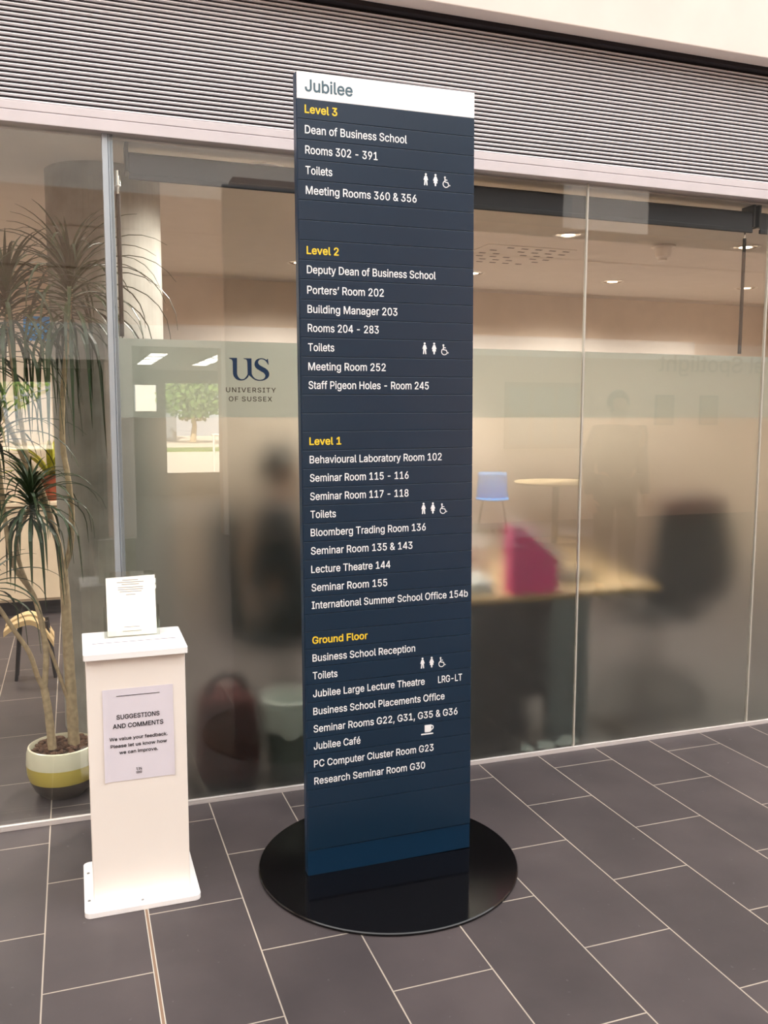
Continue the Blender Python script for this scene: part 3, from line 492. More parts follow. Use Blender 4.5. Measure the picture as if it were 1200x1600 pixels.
FONT_BOLD = '''.188|79 -18,96 -21,120 -16,141 -2,154 18,158 42,154 66,140 84,120 98,96 104,72 99,52 85,38 66,33 42,39 14,52 -4,68 -15
1453|68 -14,78 -17,386 -17,398 -15,406 -6,408 2,408 54,406 61,402 67,390 72,298 72,293 74,293 506,290 517,282 524,274 526,202 526,190 524,78 442,72 434,69 422,69 358,72 350,75 346,86 342,94 344,102 348,186 410,194 415,195 414,195 74,190 72,78 72,70 70,66 68,61 62,60 54,59 2,60 -6
2453|56 -14,66 -17,386 -17,397 -14,404 -6,406 2,406 54,403 66,398 71,386 74,194 74,193 78,298 188,335 230,367 274,379 294,388 314,395 346,398 370,395 402,388 430,376 454,362 473,334 499,314 512,286 524,250 531,222 533,202 531,174 526,142 515,110 495,85 470,65 438,53 402,49 366,52 354,58 348,66 345,122 345,134 348,138 350,143 358,146 382,152 402,166 421,178 431,198 440,222 443,250 440,262 436,282 423,293 410,299 398,303 370,300 346,296 334,287 318,267 290,48 54,47 2,48 -6
3453|182 -21,210 -24,250 -22,286 -14,318 -3,338 10,358 25,368 35,388 63,400 87,409 123,410 151,408 167,403 191,395 215,383 235,371 251,358 264,322 288,294 299,262 305,260 307,383 447,388 455,389 507,388 515,378 525,74 526,62 523,57 519,55 515,53 507,53 455,56 443,62 437,74 435,250 435,251 431,145 311,140 299,140 247,144 239,150 233,162 231,210 231,238 228,254 225,266 220,286 205,299 191,303 183,310 167,311 159,311 135,308 119,301 103,285 87,262 74,246 70,222 67,190 69,174 74,166 78,154 85,142 96,132 111,124 139,114 148,46 149,38 147,34 145,29 139,28 135,29 111,37 83,49 59,60 43,86 18,110 2,146 -14
A480|8 -14,18 -17,82 -17,90 -16,98 -10,102 -2,145 122,150 125,330 125,335 118,378 -2,382 -10,390 -16,398 -17,458 -17,470 -15,478 -6,480 2,475 18,303 486,292 514,282 524,274 526,206 526,194 524,184 514,2 10,0 2,0 -6|182 216,180 218,180 222,204 286,238 395,242 386,273 290,300 218,294 216
C510|230 -21,274 -24,298 -22,318 -19,362 -5,398 14,425 35,438 48,463 83,472 99,480 119,488 147,489 159,488 167,478 176,410 177,402 175,393 167,387 147,375 123,365 111,346 94,314 77,298 73,270 70,246 71,230 74,210 81,194 90,182 98,164 115,152 131,141 151,133 171,125 199,121 235,121 275,125 307,128 323,142 359,156 383,179 407,190 416,210 428,238 436,266 439,294 437,310 433,338 420,350 412,364 399,374 387,383 371,392 343,402 333,410 331,470 331,482 334,487 339,489 347,487 363,479 391,471 411,452 443,439 459,422 477,390 500,366 513,330 525,290 532,246 532,198 523,166 512,142 499,111 475,91 455,81 443,72 431,56 403,41 367,32 335,25 295,23 259,25 215,32 171,45 131,57 103,69 83,92 51,114 30,142 10,166 -3,186 -11,198 -15
D502|52 -14,62 -17,246 -16,298 -8,326 0,354 13,390 37,415 62,431 82,443 102,463 146,471 174,475 202,479 262,476 302,471 334,464 362,456 382,447 402,430 430,414 449,390 472,358 495,334 507,318 512,290 519,262 524,230 526,62 526,54 524,46 517,43 506,43 2,44 -6|146 74,142 78,142 430,143 434,146 435,226 435,270 430,290 424,310 414,326 403,343 386,355 370,364 354,375 322,381 286,382 242,379 210,375 190,363 154,352 134,329 110,310 96,286 84,258 77,226 74
E419|52 -14,62 -17,370 -17,382 -15,390 -6,392 2,392 54,391 62,382 72,370 74,146 74,142 78,142 210,146 212,354 212,361 214,367 218,371 226,372 234,371 290,366 298,358 302,350 303,146 303,142 306,142 430,143 434,146 435,378 436,388 446,389 454,389 506,388 514,382 522,370 526,62 526,54 524,46 517,43 506,43 2,44 -6
F410|52 -14,62 -17,122 -17,133 -14,140 -6,142 2,142 202,146 204,346 204,350 205,358 210,363 222,363 278,360 286,354 292,350 294,342 295,146 295,142 298,142 430,143 434,146 435,374 436,382 442,386 454,386 506,383 518,378 523,366 526,62 526,54 524,46 517,43 506,43 2,44 -6
G520|230 -21,274 -24,298 -22,322 -18,362 -6,382 2,406 17,426 33,440 47,447 55,466 83,480 111,487 135,494 179,495 195,495 255,490 267,482 272,286 273,278 272,271 267,268 263,266 255,266 203,268 191,274 185,286 182,394 182,397 179,395 167,383 135,371 115,354 98,330 82,306 73,278 70,262 70,230 75,210 81,194 90,178 102,161 119,141 151,133 171,125 199,121 235,121 275,125 307,128 323,142 359,162 391,174 404,190 417,210 428,238 436,270 439,294 436,310 432,330 423,346 413,371 387,382 367,392 343,402 333,478 333,486 338,489 343,491 351,486 371,479 395,472 411,443 455,430 469,394 497,366 512,330 525,286 532,242 532,198 524,166 513,150 504,110 476,89 455,77 439,53 399,32 339,25 295,24 227,30 179,42 139,49 119,68 83,89 55,114 30,142 9,174 -7,198 -15
I300|23 -14,33 -17,265 -17,277 -14,282 -10,286 2,286 54,281 68,277 72,265 74,205 74,201 75,200 78,200 430,201 434,205 435,265 435,277 438,282 442,286 454,286 506,283 518,277 524,265 526,33 526,21 522,15 514,14 454,15 446,21 440,25 436,33 435,97 435,100 434,101 430,101 78,97 74,33 74,25 72,18 66,15 62,14 54,14 2,15 -6
J396|155 -21,183 -24,211 -22,247 -14,275 -2,303 18,311 27,328 47,340 71,351 111,353 139,353 507,351 515,343 524,331 526,275 526,264 523,257 515,255 507,255 143,250 111,245 99,237 87,227 79,207 69,179 67,159 70,139 81,130 91,125 99,117 123,115 171,113 179,106 187,95 190,35 190,27 189,17 179,16 143,19 111,30 71,42 47,65 19,87 2,123 -14
L393|52 -14,62 -17,358 -17,366 -16,374 -10,378 2,378 54,375 66,370 71,366 72,358 74,146 74,142 78,142 506,138 519,134 523,122 526,62 526,50 522,44 514,43 2,44 -6
M628|52 -14,62 -17,126 -16,135 -10,139 2,139 310,142 319,185 206,273 -10,278 -14,286 -16,338 -17,350 -14,355 -10,360 -2,486 323,487 318,487 2,488 -6,498 -16,506 -17,566 -17,574 -16,580 -10,584 -6,585 2,585 506,584 514,578 522,566 526,478 526,470 524,462 518,453 498,336 194,320 142,314 132,279 230,166 518,158 524,150 526,62 526,50 522,44 514,43 506,43 2,44 -6
N523|52 -14,62 -17,122 -17,133 -14,140 -6,142 2,142 306,140 350,142 358,184 286,374 -10,382 -16,390 -17,462 -16,470 -15,476 -10,478 -6,480 2,480 506,479 514,473 522,470 524,458 526,402 526,390 523,385 518,384 514,382 506,382 162,378 159,150 518,142 524,134 526,62 526,54 524,46 517,43 506,43 2,44 -6
O533|230 -21,262 -24,290 -23,302 -22,338 -14,370 -2,394 11,421 31,450 63,462 79,479 107,495 147,503 179,507 207,510 259,508 295,503 331,494 363,484 391,471 415,459 435,440 459,422 477,390 500,366 513,334 524,290 532,246 532,198 523,158 508,138 496,116 479,85 447,72 431,56 403,41 367,32 335,25 295,23 259,25 215,32 171,45 131,57 103,69 83,93 51,114 30,142 10,166 -3,186 -11,198 -15|258 70,230 74,210 81,194 90,178 102,161 119,152 131,140 151,129 183,125 199,122 223,120 259,125 307,133 339,148 371,162 390,190 417,210 428,238 436,270 439,294 436,322 428,354 409,375 387,392 359,402 335,407 319,412 287,413 243,411 215,403 175,388 143,370 116,350 97,322 81,302 74,286 71
P445|52 -14,62 -17,122 -17,133 -14,140 -6,142 2,142 166,146 169,246 169,262 170,286 173,314 181,342 193,361 206,383 226,403 254,411 270,419 294,424 322,426 350,420 398,407 434,395 454,364 486,338 503,322 511,294 519,270 523,238 526,62 526,50 522,44 514,43 2,44 -6|146 259,142 262,142 430,143 434,146 435,238 435,262 433,290 424,307 410,318 394,322 382,326 366,327 346,323 314,318 302,303 282,286 269,258 261
R449|52 -14,62 -17,122 -17,133 -14,140 -6,142 2,142 178,146 181,234 181,238 178,337 -6,346 -15,358 -17,426 -17,434 -16,444 -6,444 2,442 10,340 198,342 203,370 221,384 234,394 246,407 266,420 298,423 314,426 346,423 390,414 422,407 438,395 458,382 473,362 491,342 504,298 520,274 523,238 526,62 526,50 522,44 514,43 2,44 -6|146 272,142 274,142 430,143 434,146 435,238 435,270 432,286 427,294 422,306 413,316 402,323 386,326 374,328 354,327 342,324 322,320 310,306 292,286 280,254 273
S447|184 -23,216 -26,260 -24,284 -20,312 -13,348 4,375 25,384 34,402 57,409 69,418 89,424 117,425 145,421 177,418 189,413 201,394 229,372 249,344 267,320 279,272 295,220 308,176 323,160 332,149 341,138 353,134 361,132 377,134 393,144 409,156 422,180 435,196 439,224 442,256 439,272 434,288 426,300 417,313 401,317 393,323 369,328 364,340 361,396 361,408 363,414 369,418 377,417 389,408 425,397 449,380 471,360 491,344 502,328 511,296 523,264 530,228 533,192 530,152 522,116 506,88 487,64 461,47 433,36 393,35 369,38 341,43 325,55 301,70 281,80 272,108 252,140 236,288 190,312 174,321 165,325 157,329 141,326 121,317 105,304 91,280 76,272 73,252 68,228 66,200 68,184 71,172 75,152 85,135 101,126 117,120 141,112 151,100 154,40 154,28 150,24 145,22 137,23 121,30 89,39 69,51 49,64 34,88 12,100 4,116 -4,148 -16
T449|185 -14,198 -17,262 -16,270 -10,274 2,274 430,275 434,278 435,414 435,425 438,432 446,434 454,434 506,431 518,426 523,414 526,34 526,22 522,16 514,15 454,16 446,26 436,174 435,175 434,176 2,178 -6
U517|219 -22,250 -25,290 -24,334 -14,366 -2,398 17,429 46,447 70,459 94,468 122,474 162,474 506,471 518,466 523,454 526,398 526,386 524,377 514,376 506,376 174,375 158,372 146,363 122,355 110,338 93,326 85,310 77,294 72,266 69,250 69,222 72,198 81,186 88,174 97,162 112,149 134,144 146,141 174,140 514,134 522,122 526,62 526,50 522,44 514,43 170,45 146,53 110,60 90,82 54,88 46,114 21,138 5,162 -7,186 -15
V480|196 -14,206 -17,274 -17,286 -14,294 -5,478 502,479 514,470 524,458 526,398 526,386 523,381 518,273 210,242 113,237 122,207 214,98 518,90 524,82 526,18 526,6 522,0 514,0 502,185 2,188 -6
W686|147 -14,158 -17,226 -17,238 -14,243 -10,247 -2,252 14,327 290,342 351,347 338,440 -6,447 -14,458 -17,526 -17,538 -14,543 -10,550 10,684 494,686 510,684 518,680 522,666 526,606 526,594 523,589 518,580 490,495 154,494 150,490 150,479 198,396 514,390 522,378 526,310 526,298 524,292 518,289 510,194 146,189 158,179 202,147 326,99 510,96 518,90 524,78 526,18 526,6 522,0 514,0 502,137 2,142 -10
X474|10 -14,20 -17,88 -17,96 -16,104 -10,198 122,236 181,241 178,279 118,362 -2,372 -12,376 -16,384 -17,452 -17,464 -14,469 -10,472 2,470 10,297 262,298 266,304 274,462 502,462 514,456 522,444 526,376 526,364 522,351 506,287 414,240 342,236 340,221 366,173 438,121 514,112 524,100 526,32 526,20 523,15 518,13 510,14 502,18 494,178 262,178 258,173 250,4 9,2 2,2 -6
Y472|195 -14,206 -17,266 -17,274 -16,284 -6,285 202,470 502,471 514,462 524,450 526,386 526,374 524,370 521,364 514,293 398,238 304,233 306,167 418,108 514,101 522,98 524,86 526,18 526,6 522,0 514,0 502,5 494,186 202,186 2,188 -6
a389|132 -23,160 -26,184 -24,204 -20,228 -12,244 -3,256 7,260 5,262 -7,265 -11,272 -16,280 -17,340 -16,348 -12,353 -3,354 257,353 273,349 297,344 313,336 329,316 356,296 374,264 389,224 398,180 401,140 395,112 386,96 379,64 355,47 337,38 325,26 301,26 285,36 275,88 260,100 258,108 259,112 263,132 290,156 307,180 313,200 314,224 310,232 307,244 299,254 285,257 273,258 261,258 257,252 249,228 243,184 238,136 230,116 226,92 218,68 207,56 199,44 188,31 173,26 165,18 145,15 125,13 101,15 85,18 69,28 45,45 21,72 -3,100 -15|148 64,136 68,128 72,118 81,112 89,110 93,109 105,111 117,118 129,136 141,152 146,256 164,259 161,259 137,256 121,248 102,234 85,216 72,196 65,172 62
b424|199 -22,227 -25,251 -24,275 -19,299 -12,315 -3,343 18,356 30,373 54,384 74,392 94,396 106,404 146,407 178,407 202,404 234,395 274,380 310,356 346,323 375,299 388,275 395,255 400,227 401,203 399,163 388,135 368,131 370,131 506,128 518,123 523,111 526,55 526,47 524,39 517,36 506,36 2,37 -6,47 -16,55 -17,115 -16,119 -15,127 -6,129 10,131 15,140 6,163 -10|203 65,191 68,173 78,155 95,146 110,138 130,130 166,130 210,134 234,141 258,154 282,167 295,185 306,203 312,239 312,259 304,271 296,289 278,301 254,308 226,311 194,308 150,297 114,287 98,275 84,259 72,243 66,227 64
c396|172 -22,200 -25,236 -23,272 -15,292 -7,312 5,338 26,357 50,369 70,379 98,378 110,367 118,316 132,304 133,296 132,290 126,278 98,256 77,240 69,220 65,208 63,188 65,164 73,153 82,138 98,130 110,122 126,115 158,113 182,115 218,119 238,130 266,138 278,153 294,164 303,184 311,200 313,224 311,240 307,260 296,277 278,286 258,292 250,304 245,368 261,377 270,378 282,370 306,352 334,334 354,312 372,292 383,260 394,240 399,216 401,184 400,156 395,124 384,92 363,67 338,47 310,30 274,22 238,19 218,17 190,19 158,30 102,47 66,70 34,88 16,108 2,132 -10,156 -19
d424|163 -22,172 -24,196 -25,220 -23,236 -20,260 -11,284 5,292 12,296 10,298 -6,300 -10,308 -16,376 -16,384 -11,387 -6,389 2,389 506,386 518,380 524,368 526,312 526,304 524,295 514,294 506,294 370,292 364,280 375,260 388,228 398,188 401,168 399,148 395,116 383,104 376,88 364,62 338,47 314,38 298,23 250,18 218,17 178,18 158,23 126,39 78,63 38,88 12,104 0,124 -11|184 66,164 73,158 78,144 91,130 110,119 138,115 158,113 194,115 222,119 242,127 262,136 278,148 292,164 304,184 311,200 313,220 312,240 306,252 299,266 286,280 266,289 242,293 222,295 198,293 158,290 138,277 106,269 94,256 81,244 73,224 65,200 64
e404|176 -22,204 -25,244 -23,280 -15,300 -7,320 4,336 17,350 30,370 58,381 86,380 97,372 106,308 121,300 120,296 118,292 114,277 90,268 80,256 72,248 69,228 64,192 64,176 68,152 81,135 98,123 118,119 130,115 150,116 151,368 152,376 153,386 162,388 174,388 202,385 242,374 286,366 306,357 322,340 344,304 375,268 392,236 399,220 401,180 400,156 395,124 384,92 364,63 334,51 318,40 298,27 262,19 222,18 158,23 130,30 102,38 82,54 54,67 38,88 16,108 2,136 -12,160 -19|120 238,118 242,124 262,138 282,154 298,168 307,184 311,200 313,232 309,255 298,273 278,284 258,289 242,288 240,284 238
f254|73 -14,84 -17,140 -17,148 -16,158 -6,159 306,160 309,164 310,224 310,236 312,242 318,245 330,245 378,240 390,232 395,228 396,160 397,159 398,159 422,162 438,166 446,172 451,180 455,196 457,208 456,228 452,232 452,240 458,246 470,259 518,257 530,252 535,244 538,224 544,184 547,156 543,128 534,116 527,104 519,87 502,79 490,71 474,67 462,64 434,64 398,60 396,8 396,0 394,-9 386,-11 374,-11 330,-10 322,-4 314,8 310,60 310,64 306,64 2,66 -6
h410|45 -14,55 -17,111 -17,122 -14,129 -6,131 2,131 230,134 254,141 274,151 288,159 295,171 303,183 308,207 312,227 311,247 303,258 294,269 282,277 262,279 242,279 2,281 -6,283 -10,291 -16,355 -17,363 -16,367 -12,373 -6,374 2,373 266,368 294,356 330,336 358,323 371,311 379,287 392,255 399,219 401,183 395,159 386,147 379,135 369,131 370,131 506,127 519,123 523,111 526,55 526,43 522,37 514,36 2,37 -6
i167|45 -14,55 -17,119 -16,127 -10,131 2,131 374,129 386,127 389,119 395,115 396,51 395,43 392,38 386,37 382,36 2,37 -6|83 426,107 431,124 442,137 458,140 466,143 482,139 502,136 510,127 522,107 536,83 541,59 536,41 522,29 506,25 482,30 458,43 443,59 432
k381|45 -14,55 -17,111 -17,119 -16,127 -10,131 2,131 130,132 134,151 152,155 150,168 134,277 -6,287 -15,299 -17,375 -16,379 -15,385 -10,388 -2,388 6,379 18,225 214,226 218,241 234,371 366,376 374,375 385,371 391,359 396,279 395,271 389,135 251,131 254,131 506,127 519,123 523,111 526,55 526,43 522,37 514,36 2,37 -6
l189|110 -16,119 -18,147 -19,167 -17,187 -13,196 -4,197 8,188 52,183 64,175 70,139 70,135 72,132 80,131 92,131 504,129 516,123 522,115 526,55 526,47 524,41 520,38 516,36 504,37 64,43 40,51 24,62 8,79 -6,95 -13
m610|45 -14,55 -17,111 -17,122 -14,129 -6,131 2,131 238,133 262,142 282,159 300,171 307,183 312,199 313,223 309,239 300,253 282,256 266,257 2,259 -6,267 -15,275 -16,331 -17,339 -16,347 -11,352 2,352 246,354 266,360 282,369 294,379 303,399 311,419 313,435 311,447 307,463 299,473 286,477 274,479 254,479 2,481 -6,488 -14,499 -17,563 -16,573 -6,574 2,573 278,569 302,564 318,557 334,544 354,523 376,503 388,475 399,443 403,403 399,375 391,347 375,319 348,303 368,287 383,263 396,239 402,215 403,187 399,163 390,139 375,131 368,129 370,128 382,127 386,123 391,115 395,55 396,47 394,43 392,38 386,36 374,36 2,37 -6
n410|45 -14,55 -17,111 -17,122 -14,129 -6,131 2,131 230,134 254,141 274,151 288,159 295,171 303,183 308,199 311,211 312,227 311,247 303,258 294,269 282,277 262,279 242,279 2,281 -6,288 -14,299 -17,363 -16,373 -6,374 250,372 274,364 310,356 330,336 358,323 371,311 379,287 392,255 399,235 401,207 400,183 395,159 386,147 379,131 366,129 370,127 385,123 391,115 395,55 396,47 394,38 386,36 374,36 2,37 -6
o415|172 -22,184 -24,216 -25,236 -24,260 -18,300 -3,328 17,345 34,361 54,376 82,388 114,397 158,397 214,392 246,382 282,361 322,345 342,332 356,308 374,284 387,260 394,236 400,184 400,156 395,124 384,108 374,88 360,67 338,54 322,38 294,27 262,19 218,17 190,19 158,27 114,38 82,54 54,67 38,88 16,108 2,132 -10,156 -19|188 65,172 69,158 78,144 91,128 114,122 126,115 158,113 194,115 218,119 238,130 266,144 285,158 298,172 307,188 312,228 312,240 308,256 300,272 285,285 266,294 246,300 218,302 194,301 166,297 142,289 118,278 98,267 86,248 72,228 65,208 63
p424|45 -157,55 -160,111 -160,122 -157,129 -149,131 -141,131 7,135 10,163 -10,199 -22,239 -25,263 -22,279 -18,303 -10,323 2,343 17,360 35,385 75,393 95,400 123,405 151,407 179,405 227,396 271,384 303,364 335,346 355,327 372,307 384,283 393,251 400,215 400,191 397,163 388,139 371,131 364,129 367,128 383,126 387,119 393,111 396,55 396,43 392,39 387,36 375,36 -141,37 -149|195 67,179 74,163 86,155 95,142 119,133 147,130 167,130 211,137 247,145 267,155 282,168 295,183 305,203 312,235 312,259 304,271 297,288 279,297 263,305 243,308 227,311 195,308 151,300 123,293 107,283 93,267 78,255 70,243 66,215 64
r259|45 -14,55 -17,111 -17,122 -14,129 -6,131 2,131 238,133 258,138 270,146 282,155 292,167 300,187 307,207 309,243 305,251 308,257 314,260 326,260 382,256 394,251 398,219 402,187 399,159 390,139 378,131 371,129 374,128 382,124 390,115 395,55 396,47 394,38 386,36 374,36 2,37 -6
s365|146 -22,178 -25,218 -23,250 -16,278 -4,298 9,324 34,336 54,347 90,347 126,340 150,332 166,323 178,305 194,286 207,266 216,226 227,182 238,150 248,134 257,128 266,126 278,129 290,142 304,158 311,186 316,214 312,230 304,243 290,252 270,262 262,274 261,326 273,334 277,338 282,340 290,339 298,328 326,312 350,294 368,262 387,242 394,218 399,206 401,154 399,122 392,94 379,75 366,48 338,36 314,32 298,30 270,32 250,36 234,46 214,63 194,86 177,118 162,146 153,206 140,230 132,244 122,250 110,251 102,247 90,230 73,210 65,186 62,154 65,135 74,119 90,111 110,106 118,98 123,90 123,34 111,26 107,22 102,20 94,20 86,29 58,41 38,62 13,86 -3,102 -11,126 -19
t227|136 -18,160 -21,196 -19,216 -15,224 -10,229 -2,229 6,221 46,218 58,213 66,200 71,192 69,176 67,156 69,146 78,143 98,143 306,144 309,148 310,200 310,214 314,218 318,221 330,221 378,216 390,208 395,148 396,143 398,142 470,141 478,136 484,132 486,124 488,64 488,60 487,52 481,48 470,48 398,44 396,4 395,-4 392,-9 386,-11 374,-10 322,-4 314,0 312,8 310,44 310,48 306,48 90,51 66,58 42,66 26,75 14,84 6,104 -8,124 -15
u410|151 -19,163 -21,191 -22,203 -21,227 -16,255 -4,267 3,279 14,283 -6,287 -12,295 -16,355 -17,363 -15,372 -7,374 5,374 377,373 385,363 395,299 396,288 393,281 385,279 377,279 153,276 125,268 105,256 89,243 79,239 76,219 69,199 67,171 71,163 76,151 86,142 97,134 113,131 137,131 377,129 385,122 393,111 396,47 395,37 385,36 133,38 109,42 85,50 61,62 37,87 10,107 -4,135 -15
v389|155 -14,167 -17,223 -17,234 -14,241 -6,385 366,387 382,383 390,375 395,307 396,299 394,289 386,221 198,195 120,99 386,95 391,90 394,79 396,19 396,11 394,2 386,1 378,2 370,17 330,145 -2,150 -10
w567|130 -14,141 -17,197 -17,205 -16,215 -6,280 226,285 235,307 150,352 -6,361 -15,369 -16,425 -17,433 -16,441 -11,446 -2,554 350,562 378,557 390,549 395,545 396,481 396,469 391,465 386,420 226,402 158,397 147,377 222,331 386,321 395,313 396,253 396,241 391,235 382,192 226,174 154,169 146,102 386,93 394,85 396,25 396,17 394,13 392,8 386,7 378,8 370,119 2,125 -10
y389|60 -159,87 -162,111 -161,143 -153,159 -144,175 -133,192 -115,205 -95,221 -63,384 365,387 377,387 381,384 389,379 393,367 396,307 396,299 395,289 385,209 165,195 121,189 133,173 185,100 385,91 394,79 396,19 396,11 395,1 385,1 373,5 361,145 1,145 -3,137 -27,128 -47,120 -59,111 -68,99 -72,59 -70,51 -73,46 -79,30 -139,33 -147,39 -153,43 -155'''


def read_font(txt):
    g = {}
    for ln in txt.split('\n'):
        h, *cs = ln.split('|')
        g[h[0]] = (int(h[1:]), [[tuple(map(int, q.split())) for q in c.split(',')] for c in cs])
    return g


GLYPH, GLYPH_B = read_font(FONT), read_font(FONT_BOLD)


def text_bm(body, cap, width=None, bold=False, spacing=1., align='L', thick=.0006):
    """text as a bmesh in its own (u, v): baseline v = 0, cap height cap, fitted to width; sans outlines kept above"""
    cu = bpy.data.curves.new('t', 'CURVE')
    cu.dimensions = '2D'
    cu.fill_mode = 'BOTH'
    pen = 0.
    for ch in body:
        if ch == ' ':
            pen += .188 * spacing
            continue
        adv, cs = (GLYPH_B if bold else GLYPH)[ch]
        for c in cs:
            sp = cu.splines.new('POLY')
            sp.points.add(len(c) - 1)
            for p, (x, y) in zip(sp.points, c):
                p.co = (pen + x / 1000, y / 1000, 0, 1)
            sp.use_cyclic_u = True
        pen += adv / 1000 + (spacing - 1) * .3
    o = bpy.data.objects.new('t', cu)
    COL.objects.link(o)
    dg = bpy.context.evaluated_depsgraph_get()
    dg.update()
    me = bpy.data.meshes.new_from_object(o.evaluated_get(dg))
    bpy.data.objects.remove(o)
    bpy.data.curves.remove(cu)
    xs = [v.co.x for v in me.vertices]
    x0, x1 = min(xs), max(xs)
    sy = cap / (.5087 + (.034 if bold else .016))
    sx = (width / (x1 - x0)) if width else sy
    bm = bmesh.new()
    bm.from_mesh(me)
    bpy.data.meshes.remove(me)
    off = x0 if align == 'L' else (x0 + x1) / 2
    for v in bm.verts:
        v.co = Vector(((v.co.x - off) * sx, v.co.y * sy, 0))
    r = bmesh.ops.extrude_face_region(bm, geom=bm.faces[:])
    bmesh.ops.translate(bm, verts=[g for g in r['geom'] if isinstance(g, bmesh.types.BMVert)], vec=(0, 0, thick))
    return bm


def stand(bm, x, y, z, face=-1):
    """lay a (u, v, depth) mesh up on a wall: face -1 looks towards -y, face 1 towards +y"""
    for v in bm.verts:
        u, h, d = v.co
        v.co = Vector((x - u * face * 1.0 if face > 0 else x + u, y + face * d, z + h))
    return bm


# ================================================================== SETTING
struct('floor', box(bm_new(), -6, 14, -40, 6.2, -.15, 0), M['floor'])

# glass front: panes between joints, rail, post, fascia
JX = [-3.2, .742, 1.745, 2.748, 3.750, 4.755, 6.6]
for i, (a, b) in enumerate(zip(JX, JX[1:]), 1):
    a2, b2 = a + .004, b - .004
    p = struct('window_%d' % i, box(bm_new(), a2, b2, .010, .022, .012, 2.60), M['glass'])
    if i > 1:
        obj('frosted_film', box(bm_new(), a2, b2, .0225, .0245, .014, 1.546), M['film'], p)
        obj('frosted_band', box(bm_new(), a2, b2, .0225, .0245, 1.5465, 1.841), M['band'], p)
for i, x in enumerate(JX[2:-1]):
    struct('trim_%d' % (i + 1), box(bm_new(), x - .0035, x + .0035, .009, .0215, .012, 2.60), M['seal'])
bm = bm_new()
box(bm, -3.2, 6.6, -.004, .032, 0, .011, .001)
box(bm, -3.2, 6.6, -.004, .008, .011, .020, .001)
struct('baseboard_front', bm, M['alu'])
bm = bm_new()
box(bm, .720, .7405, .006, .050, .011, 2.60, .002)
box(bm, .7415, .758, .010, .075, .011, 2.60, .002)
struct('trim_5', bm, M['mull'])
bm = bm_new()
box(bm, -3.2, 6.6, -.022, .05, 2.566, 2.607, .002)
box(bm, -3.2, 6.6, -.018, .05, 2.610, 2.638, .002)
struct('trim_6', bm, M['alu_fascia'])

# ribbed grille over the glass
gr = thing('ventilation_grille', 'wide ribbed white metal grille above the glass wall', 'grille', (1.7, 0, 2.64))
obj('backing_panel', box(bm_new(), -3.2, 6.6, .000, .05, 2.638, 3.125), M['slat_back'], gr)
bm = bm_new()
P_ = .0167
for k in range(29):
    z = 2.641 + k * P_
    n = 6
    prof = [(-.008 * math.sin(PI * t / n) ** .35, z + .0092 * t / n) for t in range(n + 1)]
    a = [bm.verts.new((-3.2, y, zz)) for y, zz in prof] + [bm.verts.new((-3.2, .0005, z + .0092)), bm.verts.new((-3.2, .0005, z))]
    b = [bm.verts.new((6.6, v.co.y, v.co.z)) for v in a]
    m_ = len(a)
    for q in range(m_):
        bm.faces.new((a[q], a[(q + 1) % m_], b[(q + 1) % m_], b[q]))
    bm.faces.new(a[::-1]); bm.faces.new(b)
obj('slat_panel', bm, M['slat'], gr)

# concrete fascia over the grille, painted recess shade behind it, unseen sun-blocking wall above
bm = bm_new()
box(bm, -6, 14, -.125, -.040, 3.142, 7.6, .004)
struct('wall_front', bm, M['concrete_pale'])
struct('trim_7', box(bm_new(), -6, 14, -.040, .30, 3.126, 3.9), M['recess_shade'])  # solid dark fill standing for the shaded gap
struct('wall_front_sunblock', box(bm_new(), -6, 14, -.10, .30, 7.6, 15.0), M['concrete_pale'])  # unseen; raised this high to keep the sun off the hall
bm = bm_new()
box(bm, 6.6, 14, -.06, .30, 0, 3.126)
box(bm, -6, -3.2, -.06, .30, 0, 3.126)
struct('wall_front_flank', bm, M['concrete_pale'])

# office behind the glass
struct('ceiling', box(bm_new(), -3.2, 7.8, .04, 4.4, 2.70, 2.85), M['ceil'])
struct('trim_8', box(bm_new(), -3.2, 6.6, .052, .14, 2.56, 2.70), M['ceil'])
struct('wall_back', box(bm_new(), -3.2, 9, 4.19, 4.4, 0, 2.70), M['wall_in'])
struct('wall_office_left', box(bm_new(), -3.4, -3.2, .03, 4.4, 0, 2.85), M['wall_in'])
struct('wall_office_right', box(bm_new(), 7.8, 8.0, .30, 4.4, 0, 2.85), M['wall_in'])
struct('trim_9', box(bm_new(), 1.2, 6.6, 4.10, 4.19, 2.10, 2.30), M['ceil'])
struct('trim_10', lathe(bm_new(), [(.265, 0), (.265, 2.70)], (.765, 1.15, 0), 64), M['concrete_grey'])

# atrium around and behind the camera (seen mirrored in the glass)
bm = bm_new()
YB = -8.0
for x0, x1, z0, z1 in ((-6, -1.6, 0, 2.22), (.98, 1.31, 0, 2.40), (2.41, 14, 0, 2.40)):
    box(bm, x0, x1, YB - .25, YB, z0, z1)
box(bm, -6, 14, YB - .25, YB, 2.66, 3.30)
box(bm, -6, 14, YB - .25, YB, 3.32, 3.79)
box(bm, -6, 14, YB - .25, YB, 3.81, 4.24)
box(bm, -6, 14, YB - .25, YB - .02, 2.40, 4.24)
struct('wall_rear', bm, M['rear'])
bm = bm_new()
box(bm, -6, 1.31, YB - .25, YB + .03, 2.22, 2.66)
box(bm, 1.31, 14, YB - .25, YB + .015, 2.40, 2.66)
struct('trim_11', bm, M['rear_lt'])
bm = bm_new()
box(bm, 1.16, 1.31, YB, YB + .06, 0, 2.62)
box(bm, 2.41, 2.53, YB, YB + .06, 0, 2.62)
struct('trim_12', bm, M['rear_lt'])
struct('trim_13', box(bm_new(), 2.55, 4.3, YB, YB + .3, 0, 4.46), M['rear_dk'])
bm = bm_new()
